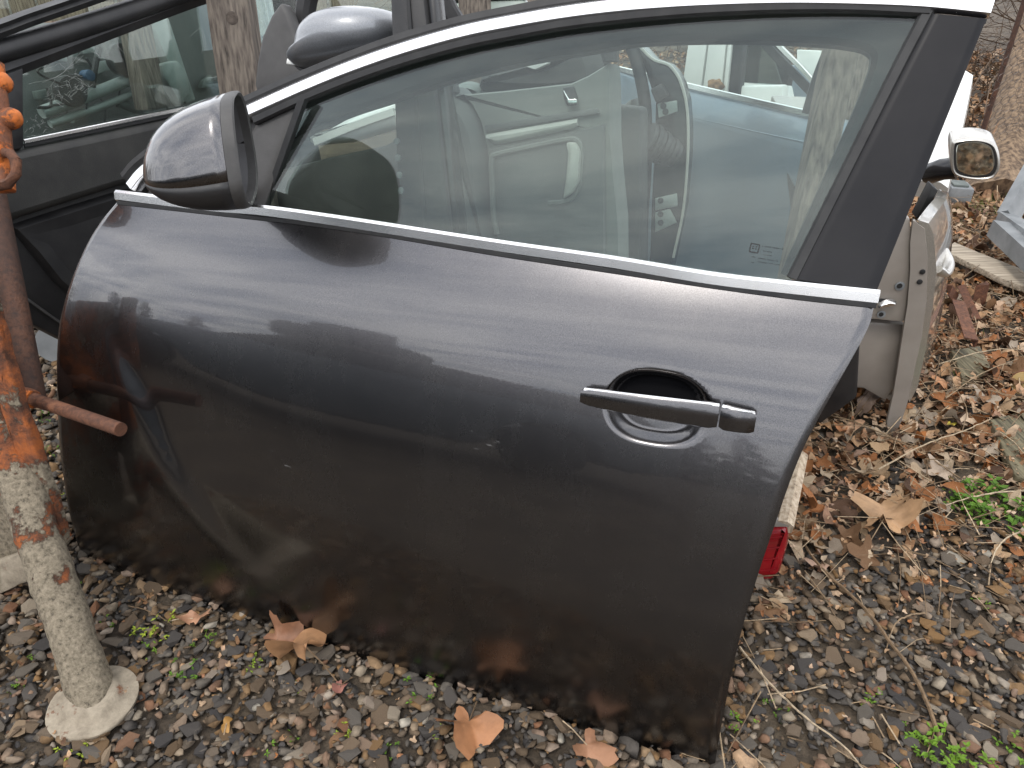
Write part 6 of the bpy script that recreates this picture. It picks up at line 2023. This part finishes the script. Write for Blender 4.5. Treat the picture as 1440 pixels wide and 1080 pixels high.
for pr in ([(0.355, 0.91), (0.435, 1.11), (0.60, 1.12), (0.60, 0.91)], [(0.63, 0.91), (0.63, 1.12), (0.78, 1.11), (0.82, 0.91)]):
    n = len(pr); vs_ = [cp(f, z, 0.085) for f, z in pr] + [cp(f, z, 0.12) for f, z in pr]
    mesh_obj('window', vs_, [tuple(range(n)), tuple(range(2 * n - 1, n - 1, -1))] + [(i, (i + 1) % n, (i + 1) % n + n, i + n) for i in range(n)], M['carglass'], car)
for f in (0.19, 0.79):
    lathe('wheel', cp(f, 0.31, 0.05), cy_, [(0.0, 0.18), (0.02, 0.30), (0.16, 0.30), (0.18, 0.18)], M['rubber'], car, 28)
TYG = 'tyres on the roof of the slate blue car'
for i, (f, z, d, tl) in enumerate(((0.43, 1.29, 0.5, 0.12), (0.545, 1.285, 0.5, -0.05), (0.48, 1.47, 0.55, 0.35), (0.55, 1.29, 1.1, 0.0))):
    c = cp(f, z, d)
    ty = thing('tyre', c, 'worn black tyre lying on the roof of the slate blue car', 'tyre', TYG)
    ax = V((0.2 * math.sin(i), tl, 1)).normalized()
    lathe('tread', c, ax, [(-0.10, 0.20), (-0.10, 0.29), (-0.07, 0.315), (0.07, 0.315), (0.10, 0.29), (0.10, 0.20), (0.06, 0.185), (-0.06, 0.185), (-0.0999, 0.1995)], M['rubber'], ty, 28)

def conifer(p, h, r, seed, label):
    root = thing('conifer_tree', p, label, 'tree', 'dark conifers behind the photographer')
    trunk('trunk', p - V((0, 0, 0.1)), p + V((0, 0, h * 0.95)), 0.09, 0.02, M['bark'], root, 8, 8)
    rr = random.Random(seed); vs_, fs = [], []
    for _ in range(620):
        f = rr.random() ** 0.8; a = rr.uniform(0, 6.28)
        R_ = r * (1 - f) ** 0.8 * (0.75 + 0.35 * math.sin(a * 3 + f * 22 + seed)) + 0.08
        c = p + V((0, 0, 0.25 + f * (h - 0.25)))
        d = V((math.cos(a), math.sin(a), -0.25 + 0.3 * f)); s = V((-math.sin(a), math.cos(a), 0.1)) * (0.05 + 0.10 * (1 - f))
        k = len(vs_); q = R_ * rr.uniform(0.6, 1.0)
        vs_ += [c + d * q * 0.15, c + d * q * 0.7 + s, c + d * q, c + d * q * 0.7 - s]; fs.append((k, k + 1, k + 2, k + 3))
    tag(mesh_obj('crown', vs_, fs, M['needles'], root), kind='stuff')
rc = random.Random(3)
for i in range(26):
    az = R(-112 + i * 6.0 + rc.uniform(-1.5, 1.5)); D = rc.uniform(9.5, 13)
    p = V((math.sin(az) * D, -math.cos(az) * D, 0))
    conifer(p, (rc.uniform(1.6, 2.4)) * (D / 11.0), rc.uniform(0.8, 1.3), i, 'dark green conifer in the row behind the photographer, mirrored in the paint')
